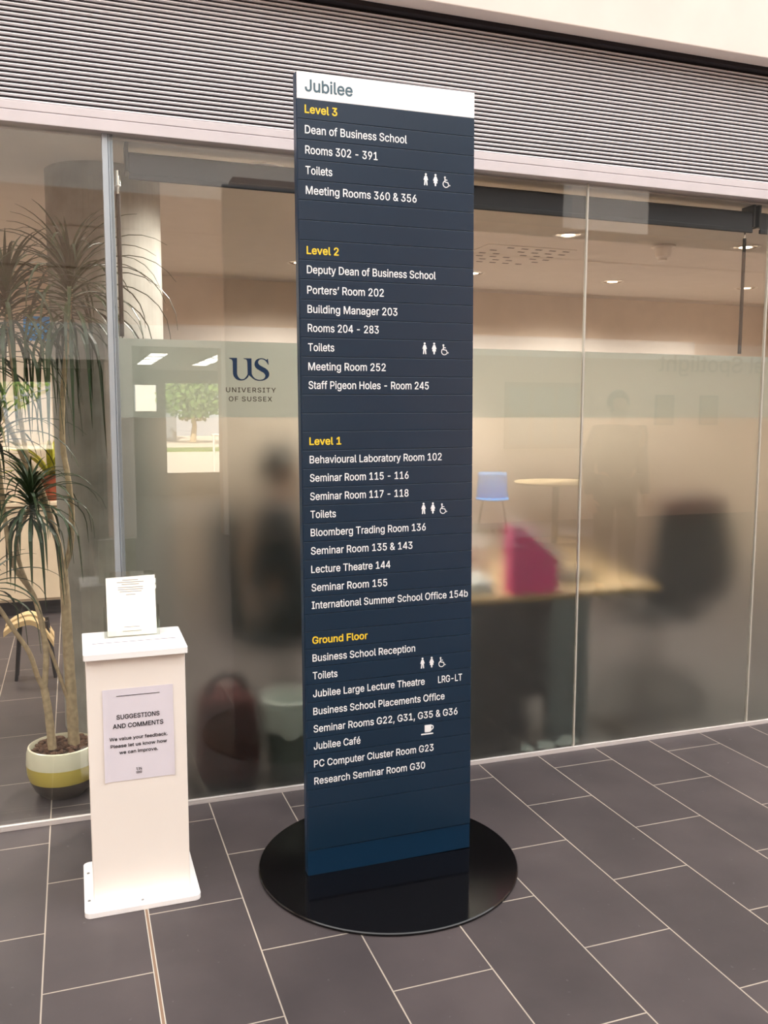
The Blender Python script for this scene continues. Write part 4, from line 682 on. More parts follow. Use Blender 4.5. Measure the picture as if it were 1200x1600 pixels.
box(bm, -6, 3.4, YB - .25, YB, 4.24, 7.0)
box(bm, 7.50, 8.80, YB - .25, YB, 4.24, 7.0)
box(bm, 3.4, 7.5, YB - .25, YB, 5.6, 7.0)
box(bm, 8.8, 14, YB - .25, YB, 5.6, 7.0)
struct('wall_rear_upper', bm, M['rear_lt'])
bm = bm_new()
box(bm, 3.2, 14, -11.2, -11.0, 4.24, 7.0)
box(bm, 3.2, 14, -11.2, YB, 4.1, 4.24)
box(bm, 3.2, 14, -11.2, YB, 6.9, 7.0)
struct('wall_gallery', bm, M['dark_frame'])
struct('wall_left', box(bm_new(), -6.2, -6, -8.2, .3, 0, 7), M['rear'])
struct('wall_right', box(bm_new(), 14, 14.2, -8.2, .3, 0, 7), M['rear'])
# entrance lobby behind the rear wall
bm = bm_new()
YL = -14.0
for x0, x1, z0, z1 in ((-6, -.62, 0, 2.4), (-.62, .25, 0, .9), (.25, 1.72, 0, 2.4), (1.72, 2.15, 0, 1.62), (1.72, 2.15, 2.12, 2.4), (2.15, 2.30, 0, 2.4),
                       (2.30, 3.36, 0, .42), (2.30, 3.36, 2.16, 2.4), (3.36, 5.2, 0, 2.4), (-.62, .25, 2.15, 2.4)):
    box(bm, x0, x1, YL - .2, YL, z0, z1)
box(bm, 1.0, 1.3, YL, YB - .25, 0, 2.4)
box(bm, 5.0, 5.2, YL, YB - .25, 0, 2.4)
box(bm, -6, -5.8, YL, YB - .25, 0, 2.4)
struct('wall_lobby', bm, M['lobby'])
struct('ceiling_lobby', box(bm_new(), -6, 5.2, YL, YB - .25, 2.40, 2.66), M['rear_lt'])
struct('ground_outside', box(bm_new(), -14, 22, -60, YL - .2, .0, .05), M['paving'])

# ================================================================== DIRECTORY SIGN
SC = Vector((1.577, -.685, 0))
LEAN = -.0072
sign = thing('directory_sign', 'tall navy directory totem headed Jubilee on a round black base', 'sign', SC)
bm = bm_new()
lathe(bm, [(0, 0), (.446, 0), (.450, .002), (.450, .008), (.447, .011), (0, .0112)], SC, 128)
obj('base_disc', bm, M['black_gloss'], sign, True, 'round glossy black floor base')
XL, XR = 1.2845, 1.8800


def lean(o):
    o.rotation_euler = (0, LEAN, 0)
    return o


bm = bm_new()
box(bm, XL - .002, XR + .002, -.703, -.667, .0112, 2.602, .0015)
body = lean(obj('panel_frame', bm, M['navy_side'], sign))
bm = bm_new()
box(bm, XL, XR, -.7065, -.703, .0112, .1005, .0008)
lean(obj('kick_plate', bm, M['navy_side'], sign, False, 'lighter blue plinth strip at the foot of the panel'))
ROWS = [('Level 3', 2.4815, 'y', 1.394), ('Dean of Business School', 2.421, 'w', 1.6255), ('Rooms 302 - 391', 2.361, 'w', 1.5265), ('Toilets', 2.300, 'wi', 1.377),
        ('Meeting Rooms 360 & 356', 2.2405, 'w', 1.660), (None, 2.180, '', 0), (None, 2.1195, '', 0),
        ('Level 2', 2.0595, 'y', 1.397), ('Deputy Dean of Business School', 2.0005, 'w', 1.729), ('Porters’ Room 202', 1.938, 'w', 1.548), ('Building Manager 203', 1.879, 'w', 1.595),
        ('Rooms 204 - 283', 1.8205, 'w', 1.531), ('Toilets', 1.7605, 'wi', 1.381), ('Meeting Room 252', 1.7005, 'w', 1.555), ('Staff Pigeon Holes - Room 245', 1.642, 'w', 1.707),
        (None, 1.583, '', 0), (None, 1.5245, '', 0),
        ('Level 1', 1.4645, 'y', 1.403), ('Behavioural Laboratory Room 102', 1.4055, 'w', 1.756), ('Seminar Room 115 - 116', 1.3465, 'w', 1.637), ('Seminar Room 117 - 118', 1.287, 'w', 1.637),
        ('Toilets', 1.2285, 'wi', 1.384), ('Bloomberg Trading Room 136', 1.1695, 'w', 1.700), ('Seminar Room 135 & 143', 1.1095, 'w', 1.652), ('Lecture Theatre 144', 1.049, 'w', 1.573),
        ('Seminar Room 155', .9885, 'w', 1.562), ('International Summer School Office 154b', .930, 'w', 1.859), (None, .872, '', 0),
        ('Ground Floor', .8135, 'y', 1.493), ('Business School Reception', .7535, 'w', 1.664), ('Toilets', .694, 'wi', 1.387), ('Jubilee Large Lecture Theatre', .633, 'wl', 1.700),
        ('Business School Placements Office', .5725, 'w', 1.775), ('Seminar Rooms G22, G31, G35 & G36', .5125, 'w', 1.825), ('Jubilee Café', .4535, 'wc', 1.467),
        ('PC Computer Cluster Room G23', .3925, 'w', 1.735), ('Research Seminar Room G30', .3325, 'w', 1.7035), (None, .2725, '', 0), (None, .2125, '', 0)]
YF = -.7100


def circ(cx, cy, r, n=18):
    return [(cx + r * math.cos(2 * PI * k / n), cy + r * math.sin(2 * PI * k / n)) for k in range(n)]


def stroke(bm, pts, wd, f, th, closed=False):
    """ribbon of width wd along 2-D pts"""
    n = len(pts)
    Lf, Rt = [], []
    for i in range(n):
        if closed:
            p, q = pts[i - 1], pts[(i + 1) % n]
        else:
            p, q = pts[max(i - 1, 0)], pts[min(i + 1, n - 1)]
        dx, dy = q[0] - p[0], q[1] - p[1]
        l = math.hypot(dx, dy)
        nx, ny = -dy / l * wd / 2, dx / l * wd / 2
        Lf.append((pts[i][0] + nx, pts[i][1] + ny)); Rt.append((pts[i][0] - nx, pts[i][1] - ny))
    for i in range(n if closed else n - 1):
        j = (i + 1) % n
        plate(bm, [Lf[i], Lf[j], Rt[j], Rt[i]], f, th)


MAN = [(-.06, .80), (.06, .80), (.12, .73), (.215, .45), (.15, .42), (.11, .56), (.165, 0), (.055, 0), (0, .42), (-.055, 0), (-.165, 0), (-.11, .56), (-.15, .42), (-.215, .45), (-.12, .73)]
WOMAN = [(-.06, .80), (.06, .80), (.10, .76), (.23, .45), (.16, .42), (.10, .60), (.18, .24), (.075, .24), (.065, 0), (-.065, 0), (-.075, .24), (-.18, .24), (-.10, .60), (-.16, .42), (-.23, .45), (-.10, .76)]


def icon_bm(kind, x, z, h):
    bm = bm_new()
    f = lambda u, v, d: (x + u * h, YF - d, z + v * h)
    th = .0006
    if kind in 'mw':
        plate(bm, MAN if kind == 'm' else WOMAN, f, th)
        plate(bm, circ(0, .91, .09), f, th)
    elif kind == 'd':
        plate(bm, circ(-.10, .80, .085), f, th)
        stroke(bm, [(-.10, .76), (-.085, .42), (.17, .38), (.30, .12), (.40, .17)], .10, f, th)
        stroke(bm, [(-.09, .60), (.13, .58)], .075, f, th)
        stroke(bm, [(.0 + .27 * math.cos(a), .25 + .27 * math.sin(a)) for a in [math.radians(t) for t in range(118, 366, 12)]], .075, f, th)
    else:
        plate(bm, [(-.28, .28), (-.28, 1.0), (.48, 1.0), (.48, .36), (.40, .26), (.30, .22), (-.22, .22)], f, th)
        stroke(bm, [(.48, .88), (.60, .88), (.68, .78), (.68, .62), (.60, .50), (.48, .46)], .11, f, th)
        plate(bm, [(-.70, .02), (-.66, -.04), (.66, -.04), (.70, .02), (.66, .10), (-.66, .10)], f, th)
    return bm


bm = bm_new()
box(bm, XL, XR, YF, -.703, 2.5225, 2.602, .001)
head = lean(obj('header_panel', bm, M['white_sign'], sign, False, 'white header panel reading Jubilee'))
obj('lettering', stand(text_bm('Jubilee', .0365, .153, bold=True), 1.3093, YF, 2.5455), M['teal_ink'], head, False, 'grey lettering Jubilee')
ztop = 2.5225
for i, (t, base, k, xe) in enumerate(ROWS):
    zb = (base - .0185) if i < len(ROWS) - 1 else .1025
    bm = bm_new()
    box(bm, XL, XR, YF, -.703, zb + .0011, ztop - .0002, .0009)
    sl = lean(obj('sign_slat', bm, M['navy'], sign))
    ztop = zb
    if t:
        xo = .0072 * base
        bd = text_bm(t, .0246, xe + xo - 1.3075, bold=(k == 'y'))
        obj('lettering', stand(bd, 1.3075, YF, base), M['yellow_ink' if k == 'y' else 'white_ink'], sl, False,
            ('yellow heading ' if k == 'y' else 'white lettering ') + t)
    if 'i' in k:
        xo = .0072 * base
        obj('man_symbol', icon_bm('m', 1.6915 + xo, base - .003, .038), M['white_ink'], sl, False, 'white man symbol')
        obj('woman_symbol', icon_bm('w', 1.7255 + xo, base - .003, .038), M['white_ink'], sl, False, 'white woman symbol')
        obj('wheelchair_symbol', icon_bm('d', 1.7625 + xo, base - .0035, .038), M['white_ink'], sl, False, 'white wheelchair symbol')
    if 'c' in k:
        obj('cup_symbol', icon_bm('c', 1.7105 + .0072 * base, base + .001, .033), M['white_ink'], sl, False, 'white cup and saucer symbol')
    if 'l' in k:
        bd = text_bm('LRG-LT', .0246, .091)
        obj('lettering', stand(bd, 1.750 + .0072 * base, YF, base), M['white_ink'], sl, False, 'white lettering LRG-LT')

# ================================================================== SUGGESTION BOX
bx = thing('suggestion_box', 'white freestanding suggestion box on a white base plate beside the glass wall', 'suggestion box', (.747, -.548, 0))
bm = bm_new()
bmesh.ops.create_cube(bm, size=1, matrix=Matrix.Translation((.7465, -.548, .0095)) @ Matrix.Diagonal((.357, .338, .019, 1)))
es = [e for e in bm.edges if abs(e.verts[0].co.z - e.verts[1].co.z) > .01]
bmesh.ops.bevel(bm, geom=es, offset=.02, segments=6, affect='EDGES', profile=.5)
es = [e for e in bm.edges if abs(e.verts[0].co.z - e.verts[1].co.z) < .001 and len(e.link_faces) == 2 and any(len(f.verts) > 8 for f in e.link_faces)]
bmesh.ops.bevel(bm, geom=es, offset=.002, segments=2, affect='EDGES', profile=.5)
plate_o = obj('base_plate', bm, M['white_plate'], bx)
for x, y in ((.744, -.688), (.583, -.46), (.583, -.64)):
    obj('screw', lathe(bm_new(), [(0, .0206), (.004, .0204), (.005, .019)], (x, y, 0), 16), M['screw'], plate_o, False, 'small steel screw')
obj('cabinet_body', box(bm_new(), .597, .8975, -.655, -.43, .019, .808, .0025), M['white_box'], bx)
bm = bm_new()
bmesh.ops.create_cube(bm, size=1, matrix=Matrix.Translation((.7475, -.540, .817)) @ Matrix.Diagonal((.315, .270, .018, 1)))
es = [e for e in bm.edges if abs(e.verts[0].co.z - e.verts[1].co.z) > .01]
bmesh.ops.bevel(bm, geom=es, offset=.008, segments=4, affect='EDGES', profile=.5)
for v in bm.verts:
    v.co.z += (v.co.y + .675) / .27 * .006
lid = obj('lid', bm, M['white_plate'], bx)
obj('slot', box(bm_new(), .620, .880, -.5515, -.5485, .8235, .8297), M['slot'], lid, False, 'narrow posting slot across the lid')
# notice stuck on the front
nt_ = thing('notice', 'white paper notice about suggestions and comments on the box front', 'notice', (.75, -.655, .556))
bm = bm_new()
NX, NZ = 24, 10
g = [[bm.verts.new((.6425 + .2145 * i / NX, -.6553 - .0012 - (.0045 * max(0, (abs(i / NX - .5) * 2 - .88) / .12) ** 2 * (1 if j < 5 else .4)), .4075 + .299 * j / NZ)) for j in range(NZ + 1)] for i in range(NX + 1)]
for i in range(NX):
    for j in range(NZ):
        bm.faces.new((g[i][j], g[i + 1][j], g[i + 1][j + 1], g[i][j + 1]))
r = bmesh.ops.extrude_face_region(bm, geom=bm.faces[:])
bmesh.ops.translate(bm, verts=[v for v in r['geom'] if isinstance(v, bmesh.types.BMVert)], vec=(0, .0006, 0))
sheet = obj('sheet', bm, M['paper'], nt_, True)
YN = -.6568


def line_on(par, t, cap, x, y, z, wd, bold, m, al='L', label=None):
    obj('lettering', stand(text_bm(t, cap, wd, bold, align=al), x, y, z), m, par, False, label)


line_on(sheet, 'SUGGESTIONS', .0148, .7485, YN, .609, .131, True, M['ink'], 'C')
line_on(sheet, 'AND COMMENTS', .0148, .748, YN, .580, .154, True, M['ink'], 'C')
line_on(sheet, 'We value your feedback.', .0108, .7485, YN, .541, .177, True, M['ink'], 'C')
line_on(sheet, 'Please let us know how', .0108, .7485, YN, .518, .172, True, M['ink'], 'C')
line_on(sheet, 'we can improve.', .0108, .747, YN, .496, .118, True, M['ink'], 'C')
# tiny heading, too small to read in the photograph: a row of short dashes
obj('heading_line', box(bm_new(), .684, .816, YN - .0005, YN, .6825, .6843), M['ink'], sheet)


LOGO = [(100, 188), (270, 190), (272, 520), (282, 560), (300, 590), (322, 615), (350, 632), (400, 632), (430, 618), (455, 590), (480, 555), (492, 525), (485, 290), (478, 250), (465, 225), (405, 207), (405, 198), (572, 200),
        (578, 520), (588, 548), (604, 575), (640, 615), (680, 636), (720, 645), (760, 647), (810, 635), (840, 615), (858, 580), (858, 545), (830, 505), (760, 465), (680, 415), (650, 380), (635, 340), (635, 300), (650, 255), (680, 222),
        (720, 203), (775, 195), (830, 203), (868, 222), (885, 235), (905, 205), (915, 210), (930, 330), (918, 335), (900, 300), (878, 268), (850, 240), (810, 222), (770, 217), (735, 230), (712, 262), (710, 295), (725, 325),
        (760, 352), (860, 405), (905, 440), (932, 480), (943, 525), (938, 565), (915, 605), (880, 633), (840, 653), (800, 665), (730, 669), (690, 664), (640, 647), (600, 620), (560, 585), (518, 550), (500, 590), (470, 622), (430, 648),
        (385, 660), (340, 662), (280, 648), (245, 625), (215, 592), (195, 555), (185, 515), (180, 270), (172, 243), (160, 225), (105, 200)]
bm = bm_new()
plate(bm, [((u - 100) / 843 * .018 + .7375, -(v - 662) / 474 * .010 + .4362) for u, v in LOGO], lambda u, v, d: (u, YN - d, v), .0005)
box(bm, .737, .756, YN - .0005, YN, .4310, .4328)
box(bm, .738, .755, YN - .0005, YN, .4270, .4288)
obj('logo', bm, M['ink'], sheet, False, 'small printed logo')

# leaflet holder on the lid
hd = thing('leaflet_holder', 'clear acrylic leaflet holder standing on the white suggestion box', 'leaflet holder', (.745, -.47, .832))


def tilt(u, v, d):        # u across, v up the tilted back, d forward
    a = math.radians(9)
    return Vector((.747 + u, -.478 + v * math.sin(a) - d * math.cos(a), .8295 + v * math.cos(a) + d * math.sin(a)))


bm = bm_new()
plate(bm, [(-.083, 0), (.083, 0), (.083, .205), (.070, .213), (-.081, .213)], lambda u, v, d: tilt(u, v, d), .002)
obj('back_panel', bm, M['acrylic'], hd)
bm = bm_new()
plate(bm, [(-.088, 0), (-.084, 0), (-.084, .10), (-.088, .10)], lambda u, v, d: tilt(u, v, d), .03)
plate(bm, [(.084, 0), (.088, 0), (.088, .10), (.084, .10)], lambda u, v, d: tilt(u, v, d), .03)
plate(bm, [(-.088, 0), (.088, 0), (.088, .022), (-.088, .022)], lambda u, v, d: tilt(u, v, d + .028), .002)
obj('front_pocket', bm, M['acrylic'], hd)
lf = thing('leaflet', 'cream printed leaflets standing upright in the clear acrylic holder', 'leaflet', (.745, -.49, .832))
bm = bm_new()
plate(bm, [(-.077, .003), (.079, .003), (.079, .198), (-.077, .194)], lambda u, v, d: tilt(u, v, d + .003), .014)
sh = obj('paper_stack', bm, M['leaflet'], lf)
for v, wds in ((.184, .05), (.177, .085), (.170, .055), (.160, .08), (.153, .08), (.146, .07), (.136, .03), (.030, .05), (.016, .06)):
    bm = bm_new()
    plate(bm, [(-wds / 2, v), (wds / 2, v), (wds / 2, v + .0018), (-wds / 2, v + .0018)], lambda u, vv, d: tilt(u, vv, d + .017), .0004)
    obj('printed_line', bm, M['grey_ink'], sh)

# ================================================================== VINYL LOGO ON THE GLASS
lg = thing('vinyl_logo', 'navy US logo lettering stuck on the white frosted band of the glass', 'logo', at(390, 627, .0095))
bm = bm_new()


def onglass(px, py, d):
    p = at(px, py, .0098)
    return Vector((p.x, .0098 - d, p.z))


plate(bm, [(350 + u / 13.33, 545 + v / 13.33) for u, v in LOGO], onglass, .0006)
obj('monogram', bm, M['navy_ink'], lg, False, 'large navy serif monogram')
a, b = at(353.2, 613, .0095), at(431, 615, .0095)
obj('lettering', stand(text_bm('UNIVERSITY', .0185, b.x - a.x, False, 1.25), a.x, .0098, a.z + .001), M['brown_ink'], lg, False, 'dark lettering UNIVERSITY')
a, b = at(357.5, 627, .0095), at(425, 628, .0095)
obj('lettering', stand(text_bm('OF SUSSEX', .0185, b.x - a.x, False, 1.25), a.x, .0098, a.z + .0005), M['brown_ink'], lg, False, 'dark lettering OF SUSSEX')

# ================================================================== BLINDS AND RODS
def blind(x0, x1, label):
    t = thing('roller_blind', label, 'blind', ((x0 + x1) / 2, .1, 2.43), 'roller blinds along the glass')
    bm = bm_new()
    tube(bm, [(x0, .098, 2.497), (x1, .098, 2.497)], .036, 20)
    obj('fabric_roll', bm, M['blind'], t, True)
    obj('fabric_drop', box(bm_new(), x0 + .002, x1 - .002, .060, .064, 2.445, 2.52), M['blind'], t)
    obj('bottom_bar', box(bm_new(), x0, x1, .056, .070, 2.427, 2.447, .003), M['blind'], t)
    for x in (x0 - .012, x1):
        obj('bracket', box(bm_new(), x, x + .012, .055, .14, 2.455, 2.559, .002), M['dark_plastic'], t)


blind(.815, 3.690, 'long dark roller blind above the frosted glass, behind the directory sign')
blind(3.735, 6.3, 'dark roller blind end cut off by the right edge, top of the glass')


def rod(x, z0, z1, label):
    t = thing('control_rod', label, 'rod', (x, .09, z0), 'blind control rods')
    bm = bm_new()
    tube(bm, [(x, .088, z0), (x, .088, z1)], .0085, 12)
    obj('shaft', bm, M['rod'], t, True)
    bm = bm_new()
    tube(bm, [(x, .088, z1), (x, .088, z1 + .035)], .005, 10)
    tube(bm, [(x, .088, z1 + .03), (x, .088, z1 + .085)], [.012, .009], 12)
    obj('clip', bm, M['chrome'], t, True, 'shiny metal clip')


rod(3.670, 1.857, 2.405, 'dark blind rod hanging near the right edge of the glass')
rod(.775, 1.853, 2.375, 'dark blind rod with a bright clip beside the aluminium post')

# ================================================================== CEILING FITTINGS
def downlight(loc, label):
    t = thing('downlight', label, 'ceiling light', loc, 'recessed office downlights')
    x, y, z = loc
    obj('trim_ring', lathe(bm_new(), [(.080, 0), (.095, -.003), (.100, -.001), (.100, 0)], loc, 40), M['white_plastic'], t, True)
    obj('reflector', lathe(bm_new(), [(.080, -.001), (.070, -.006), (.045, -.003)], loc, 40), M['chrome'], t, True, 'shiny reflector')
    obj('lamp', lathe(bm_new(), [(.045, -.003), (.035, -.006), (0, -.008)], loc, 24), M['bulb'], t, True, 'lit lamp')
    l = bpy.data.lights.new('downlight_beam', 'SPOT')
    l.energy = LAMP_W
    l.color = WARM
    l.spot_size = math.radians(160)
    l.spot_blend = .75
    l.shadow_soft_size = .06
    lo = bpy.data.objects.new('downlight_beam', l)
    COL.objects.link(lo)
    lo.parent = t
    lo.location = (0, 0, -.02)
    return t


D0 = downlight((3.609, 1.608, 2.70), 'downlight just left of the smoke detector, nearest the sign')
for loc, lb in (((4.960, 1.555, 2.70), 'downlight beside the dark blind rod at the right edge'),
                ((5.009, 3.207, 2.70), 'downlight farther back on the ceiling, right of the glass joint'),
                ((6.353, 3.125, 2.70), 'small far downlight lowest at the right edge'),
                ((3.690, 3.205, 2.70), 'far downlight half hidden by the sign edge, below the vent'),
                ((2.250, 3.20, 2.70), 'far downlight seen as a glint left of the sign'),
                ((2.250, 1.62, 2.70), 'downlight on the office ceiling hidden behind the sign'),
                ((1.47, .75, 2.70), 'added unseen downlight behind the blind, brightening the waste bin'),  # added lamp, hidden from the camera, to brighten the bin liner
                ((6.32, 1.53, 2.70), 'added unseen downlight past the right edge, brightening the office wall'),  # added lamp out of view; lifts the back wall at right
                ((-.9, 1.65, 2.70), 'downlight on the ceiling beyond the plants, out of view'),
                ((-.5, 3.2, 2.70), 'far downlight on the ceiling beyond the plants, out of view')):
    c = copy_thing(D0, loc, lb)
sd = thing('smoke_detector', 'white smoke detector on the office ceiling between two downlights', 'smoke detector', (4.40, 1.70, 2.70))
c_ = (4.40, 1.70, 2.70)
obj('mounting_plate', lathe(bm_new(), [(0, 0), (.080, 0), (.080, -.012), (.05, -.016), (0, -.016)], c_, 32), M['white_plastic'], sd, True)
obj('sensor_head', lathe(bm_new(), [(.055, -.016), (.056, -.05), (.048, -.075), (.030, -.085), (.028, -.10), (0, -.104)], c_, 32), M['white_plastic'], sd, True)
vent = thing('ceiling_vent', 'perforated square air vent in the office ceiling beside the sign', 'vent', (3.6, 2.4, 2.70))
obj('vent_plate', box(bm_new(), 3.26, 3.94, 2.04, 2.74, 2.696, 2.6995), M['ceil'], vent)
for i in range(6):
    for j in range(6):
        if (i * 7 + j * 5) % 6 == 0:
            continue
        x, y = 3.33 + i * .108 + (j % 2) * .03, 2.10 + j * .112
        obj('perforation', box(bm_new(), x, x + .05, y, y + .022, 2.6950, 2.6962), M['hole'], vent)

# ================================================================== OFFICE FURNITURE (behind frosted glass)
dk = thing('desk', 'wood topped desk with grey steel legs pushed against the frosted glass', 'desk', (2.7, .65, 0))
obj('desk_top', box(bm_new(), 2.05, 3.30, .14, 1.12, .695, .722, .004), M['desk_top'], dk)
for x in (2.70, 2.08):
    obj('leg', box(bm_new(), x, x + .21, .16, .22, 0, .695, .004), M['grey_steel'], dk)
obj('leg', box(bm_new(), 2.70, 2.91, 1.02, 1.08, 0, .695, .004), M['grey_steel'], dk)
obj('modesty_panel', box(bm_new(), 2.29, 2.70, .22, .24, .20, .695), M['dark_plastic'], dk)
pd = thing('drawer_pedestal', 'dark drawer unit under the wooden desk', 'drawer unit', (2.45, .6, 0))
obj('pedestal_body', box(bm_new(), 2.27, 2.66, .28, .85, 0, .62, .006), M['dark_plastic'], pd)
for k in range(3):
    obj('drawer', box(bm_new(), 2.285, 2.645, .268, .28, .03 + k * .195, .205 + k * .195, .003), M['dark_plastic'], pd)


def file_box(x, y, m, label, dx=.245, flip=False):
    t = thing('magazine_file', label, 'magazine file', (x, y, .722), 'magazine files on the desk')
    poly = [(0, 0), (dx, 0), (dx, .155), (.035, .325), (0, .325)]
    for yy in (y - .042, y + .040):
        bm = bm_new()
        plate(bm, poly, lambda u, v, d: (x + u, yy + d, .722 + v), .002)
        obj('side_panel', bm, m, t)
    bm = bm_new()
    box(bm, x, x + .003, y - .042, y + .042, .722, 1.047)
    box(bm, x + dx - .003, x + dx, y - .042, y + .042, .722, .877)
    box(bm, x, x + dx, y - .042, y + .042, .722, .725)
    obj('spine', bm, m, t)
    return t


file_box(2.490, .205, M['pink'], 'bright pink magazine file on the desk behind the glass')
file_box(2.60, .36, M['white_card'], 'white magazine file behind the pink one on the desk')
bm = bm_new()
box(bm, 2.27, 2.42, .20, .45, .722, .752, .004)
box(bm, 2.275, 2.425, .21, .44, .753, .785, .004)
tag(obj('paper_pile', bm, M['white_card']), 'pile of white paper on the desk beside the sign edge', 'paper')
pr = thing('desk_printer', 'pale desktop printer beside the pink file, partly behind the sign', 'printer', (2.36, .68, .722))
obj('printer_body', box(bm_new(), 2.20, 2.56, .52, .86, .722, .93, .02), M['white_plastic'], pr)
obj('paper_tray', box(bm_new(), 2.26, 2.50, .74, .76, .93, 1.07, .004), M['white_card'], pr)
tel = thing('desk_telephone', 'dark telephone lying on the desk next to the pink file', 'telephone', (2.98, .42, .722))
bm = bm_new()
box(bm, 2.84, 3.06, .34, .52, .722, .760, .012)
obj('phone_body', bm, M['dark_plastic'], tel)
bm = bm_new()
tube(bm, [(2.86, .35, .772), (2.87, .43, .785), (2.86, .51, .772)], [.022, .016, .022], 12)
obj('handset', bm, M['dark_plastic'], tel, True)


def office_chair(loc, ang, label, upper, group='office chairs behind the glass'):
    t = thing('office_chair', label, 'office chair', loc, group)
    t.rotation_euler = (0, 0, ang)        # faces local -x
    O = Vector((0, 0, 0))

    def part(name, bm, m, smooth=True, par=None, label=None):
        return obj(name, bm, m, par or t, smooth, label, local=True)
    bm = bm_new()
    box(bm, -.24, .22, -.24, .24, .44, .52, .035, 4)
    part('seat', bm, M['black_fabric'])
    bm = bm_new()
    n = 8
    rows = []
    for k in range(n + 1):
        z = .56 + .55 * k / n
        wd = .285 * (1 - .35 * (k / n) ** 3) * (.86 if k == 0 else 1)
        off = .235 + .05 * math.sin(PI * k / n * .9)
        rows.append([(off - .018 * abs(u) ** 2 * 6, u, z) for u in [wd * s for s in (-1, -.66, -.33, 0, .33, .66, 1)]])
    g = [[bm.verts.new(p) for p in r] for r in rows]
    for i in range(n):
        for j in range(6):
            bm.faces.new((g[i][j], g[i][j + 1], g[i + 1][j + 1], g[i + 1][j]))
    r = bmesh.ops.extrude_face_region(bm, geom=bm.faces[:])
    bmesh.ops.translate(bm, verts=[v for v in r['geom'] if isinstance(v, bmesh.types.BMVert)], vec=(.055, 0, 0))
    part('backrest', bm, M['black_fabric'])
    if upper:
        bm = bm_new()
        box(bm, .215, .35, -.20, .20, 1.04, 1.15, .04, 4)
        part('headrest_cushion', bm, M['maroon'], label='dark red top of the backrest')
    bm = bm_new()
    box(bm, .20, .32, -.03, .03, .46, .62, .01)
    part('back_bracket', bm, M['dark_plastic'])
    bm = bm_new()
    tube(bm, [(0, 0, .08), (0, 0, .30)], .028, 16)
    tube(bm, [(0, 0, .30), (0, 0, .44)], .018, 16)
    part('gas_lift', bm, M['dark_plastic'])
    bm = bm_new()
    for k in range(5):
        a = 2 * PI * k / 5 + .3
        tube(bm, [(0, 0, .115), (.15 * math.cos(a), .15 * math.sin(a), .105), (.30 * math.cos(a), .30 * math.sin(a), .075)], [.03, .024, .016], 8)
    part('star_base', bm, M['dark_plastic'])
    for k in range(5):
        a = 2 * PI * k / 5 + .3
        bm = bm_new()
        c, s = math.cos(a), math.sin(a)
        tube(bm, [(.30 * c - .018 * s, .30 * s + .018 * c, .029), (.30 * c + .018 * s, .30 * s - .018 * c, .029)], .029, 16)
        part('castor', bm, M['dark_plastic'])
    for s in (-1, 1):
        bm = bm_new()
        tube(bm, [(.02, s * .24, .47), (.02, s * .29, .50), (.02, s * .29, .66)], .014, 10)
        box(bm, -.12, .14, s * .29 - .03, s * .29 + .03, .66, .69, .012)
        part('armrest', bm, M['dark_plastic'])
    return t


office_chair((3.62, .64, 0), math.radians(-84), 'black office chair with a dark red top drawn up to the desk, behind glass', True)
office_chair((1.55, .78, 0), math.radians(180), 'black office chair under the seated person left of the sign', False)

cr = thing('credenza', 'long dark brown cupboard along the far office wall, blurred behind the frosted glass', 'cupboard', (4.3, 3.9, 0))
obj('cupboard_top', box(bm_new(), 1.4, 6.5, 3.72, 4.185, .94, .97, .004), M['dark_frame'], cr)
obj('cupboard_body', box(bm_new(), 1.42, 6.48, 3.76, 4.185, 0, .94), M['rear_dk'], cr)
for k in range(8):
    d_ = obj('door', box(bm_new(), 1.43 + k * .63, 2.05 + k * .63, 3.742, 3.76, .06, .93, .003), M['rear_dk'], cr)
    obj('handle', box(bm_new(), 1.98 + k * .63, 1.995 + k * .63, 3.728, 3.742, .50, .66, .002), M['chrome'], d_)

# bag, bin, litter by the glass
bg = thing('holdall_bag', 'dark maroon bag on the floor behind the frosted glass, left of the bin', 'bag', (1.16, .22, 0))
bm = bm_new()
box(bm, 1.03, 1.30, .09, .36, 0, .40, .075, 5)
for v in bm.verts:
    k = v.co.z / .4
    v.co.x = 1.165 + (v.co.x - 1.165) * (1 - .18 * k * k)
obj('bag_body', bm, M['maroon'], bg, True)
bm = bm_new()
tube(bm, [(1.08, .2, .37), (1.10, .2, .44), (1.165, .2, .465), (1.23, .2, .44), (1.25, .2, .37)], .012, 10)
obj('handle', bm, M['black_fabric'], bg, True)
bn = thing('waste_bin', 'grey waste bin with a white liner beside the sign, behind frosted glass', 'bin', (1.435, .20, 0))
bc = (1.435, .20, 0)
obj('bin_body', lathe(bm_new(), [(0, 0), (.090, 0), (.112, .30), (.106, .30), (.086, .01), (0, .01)], bc, 40), M['bin'], bn, True)
bm = bm_new()
n = 48
prof = [(.100, .21), (.122, .20), (.126, .24), (.121, .30), (.117, .338), (.106, .338), (.098, .25)]
rings = []
for q, (r_, z) in enumerate(prof):
    rings.append([bm.verts.new((bc[0] + (r_ + .006 * math.sin(7 * 2 * PI * k / n + q) * (q < 4) + random.uniform(-.002, .002)) * math.cos(2 * PI * k / n),
                                bc[1] + (r_ + .006 * math.sin(7 * 2 * PI * k / n + q) * (q < 4)) * math.sin(2 * PI * k / n), z + .014 * math.sin(5 * 2 * PI * k / n + 1) * (q < 2))) for k in range(n)])
for a, b in zip(rings, rings[1:]):
    for k in range(n):
        bm.faces.new((a[k], a[(k + 1) % n], b[(k + 1) % n], b[k]))
obj('liner', bm, M['bag_white'], bn, True, 'white plastic bin liner folded over the rim')
PPL = ['crumpled white paper scrap at the foot of the glass, nearest the sign', 'crumpled white paper scrap between two others at the foot of the glass', 'crumpled white paper scrap at the foot of the glass joint']
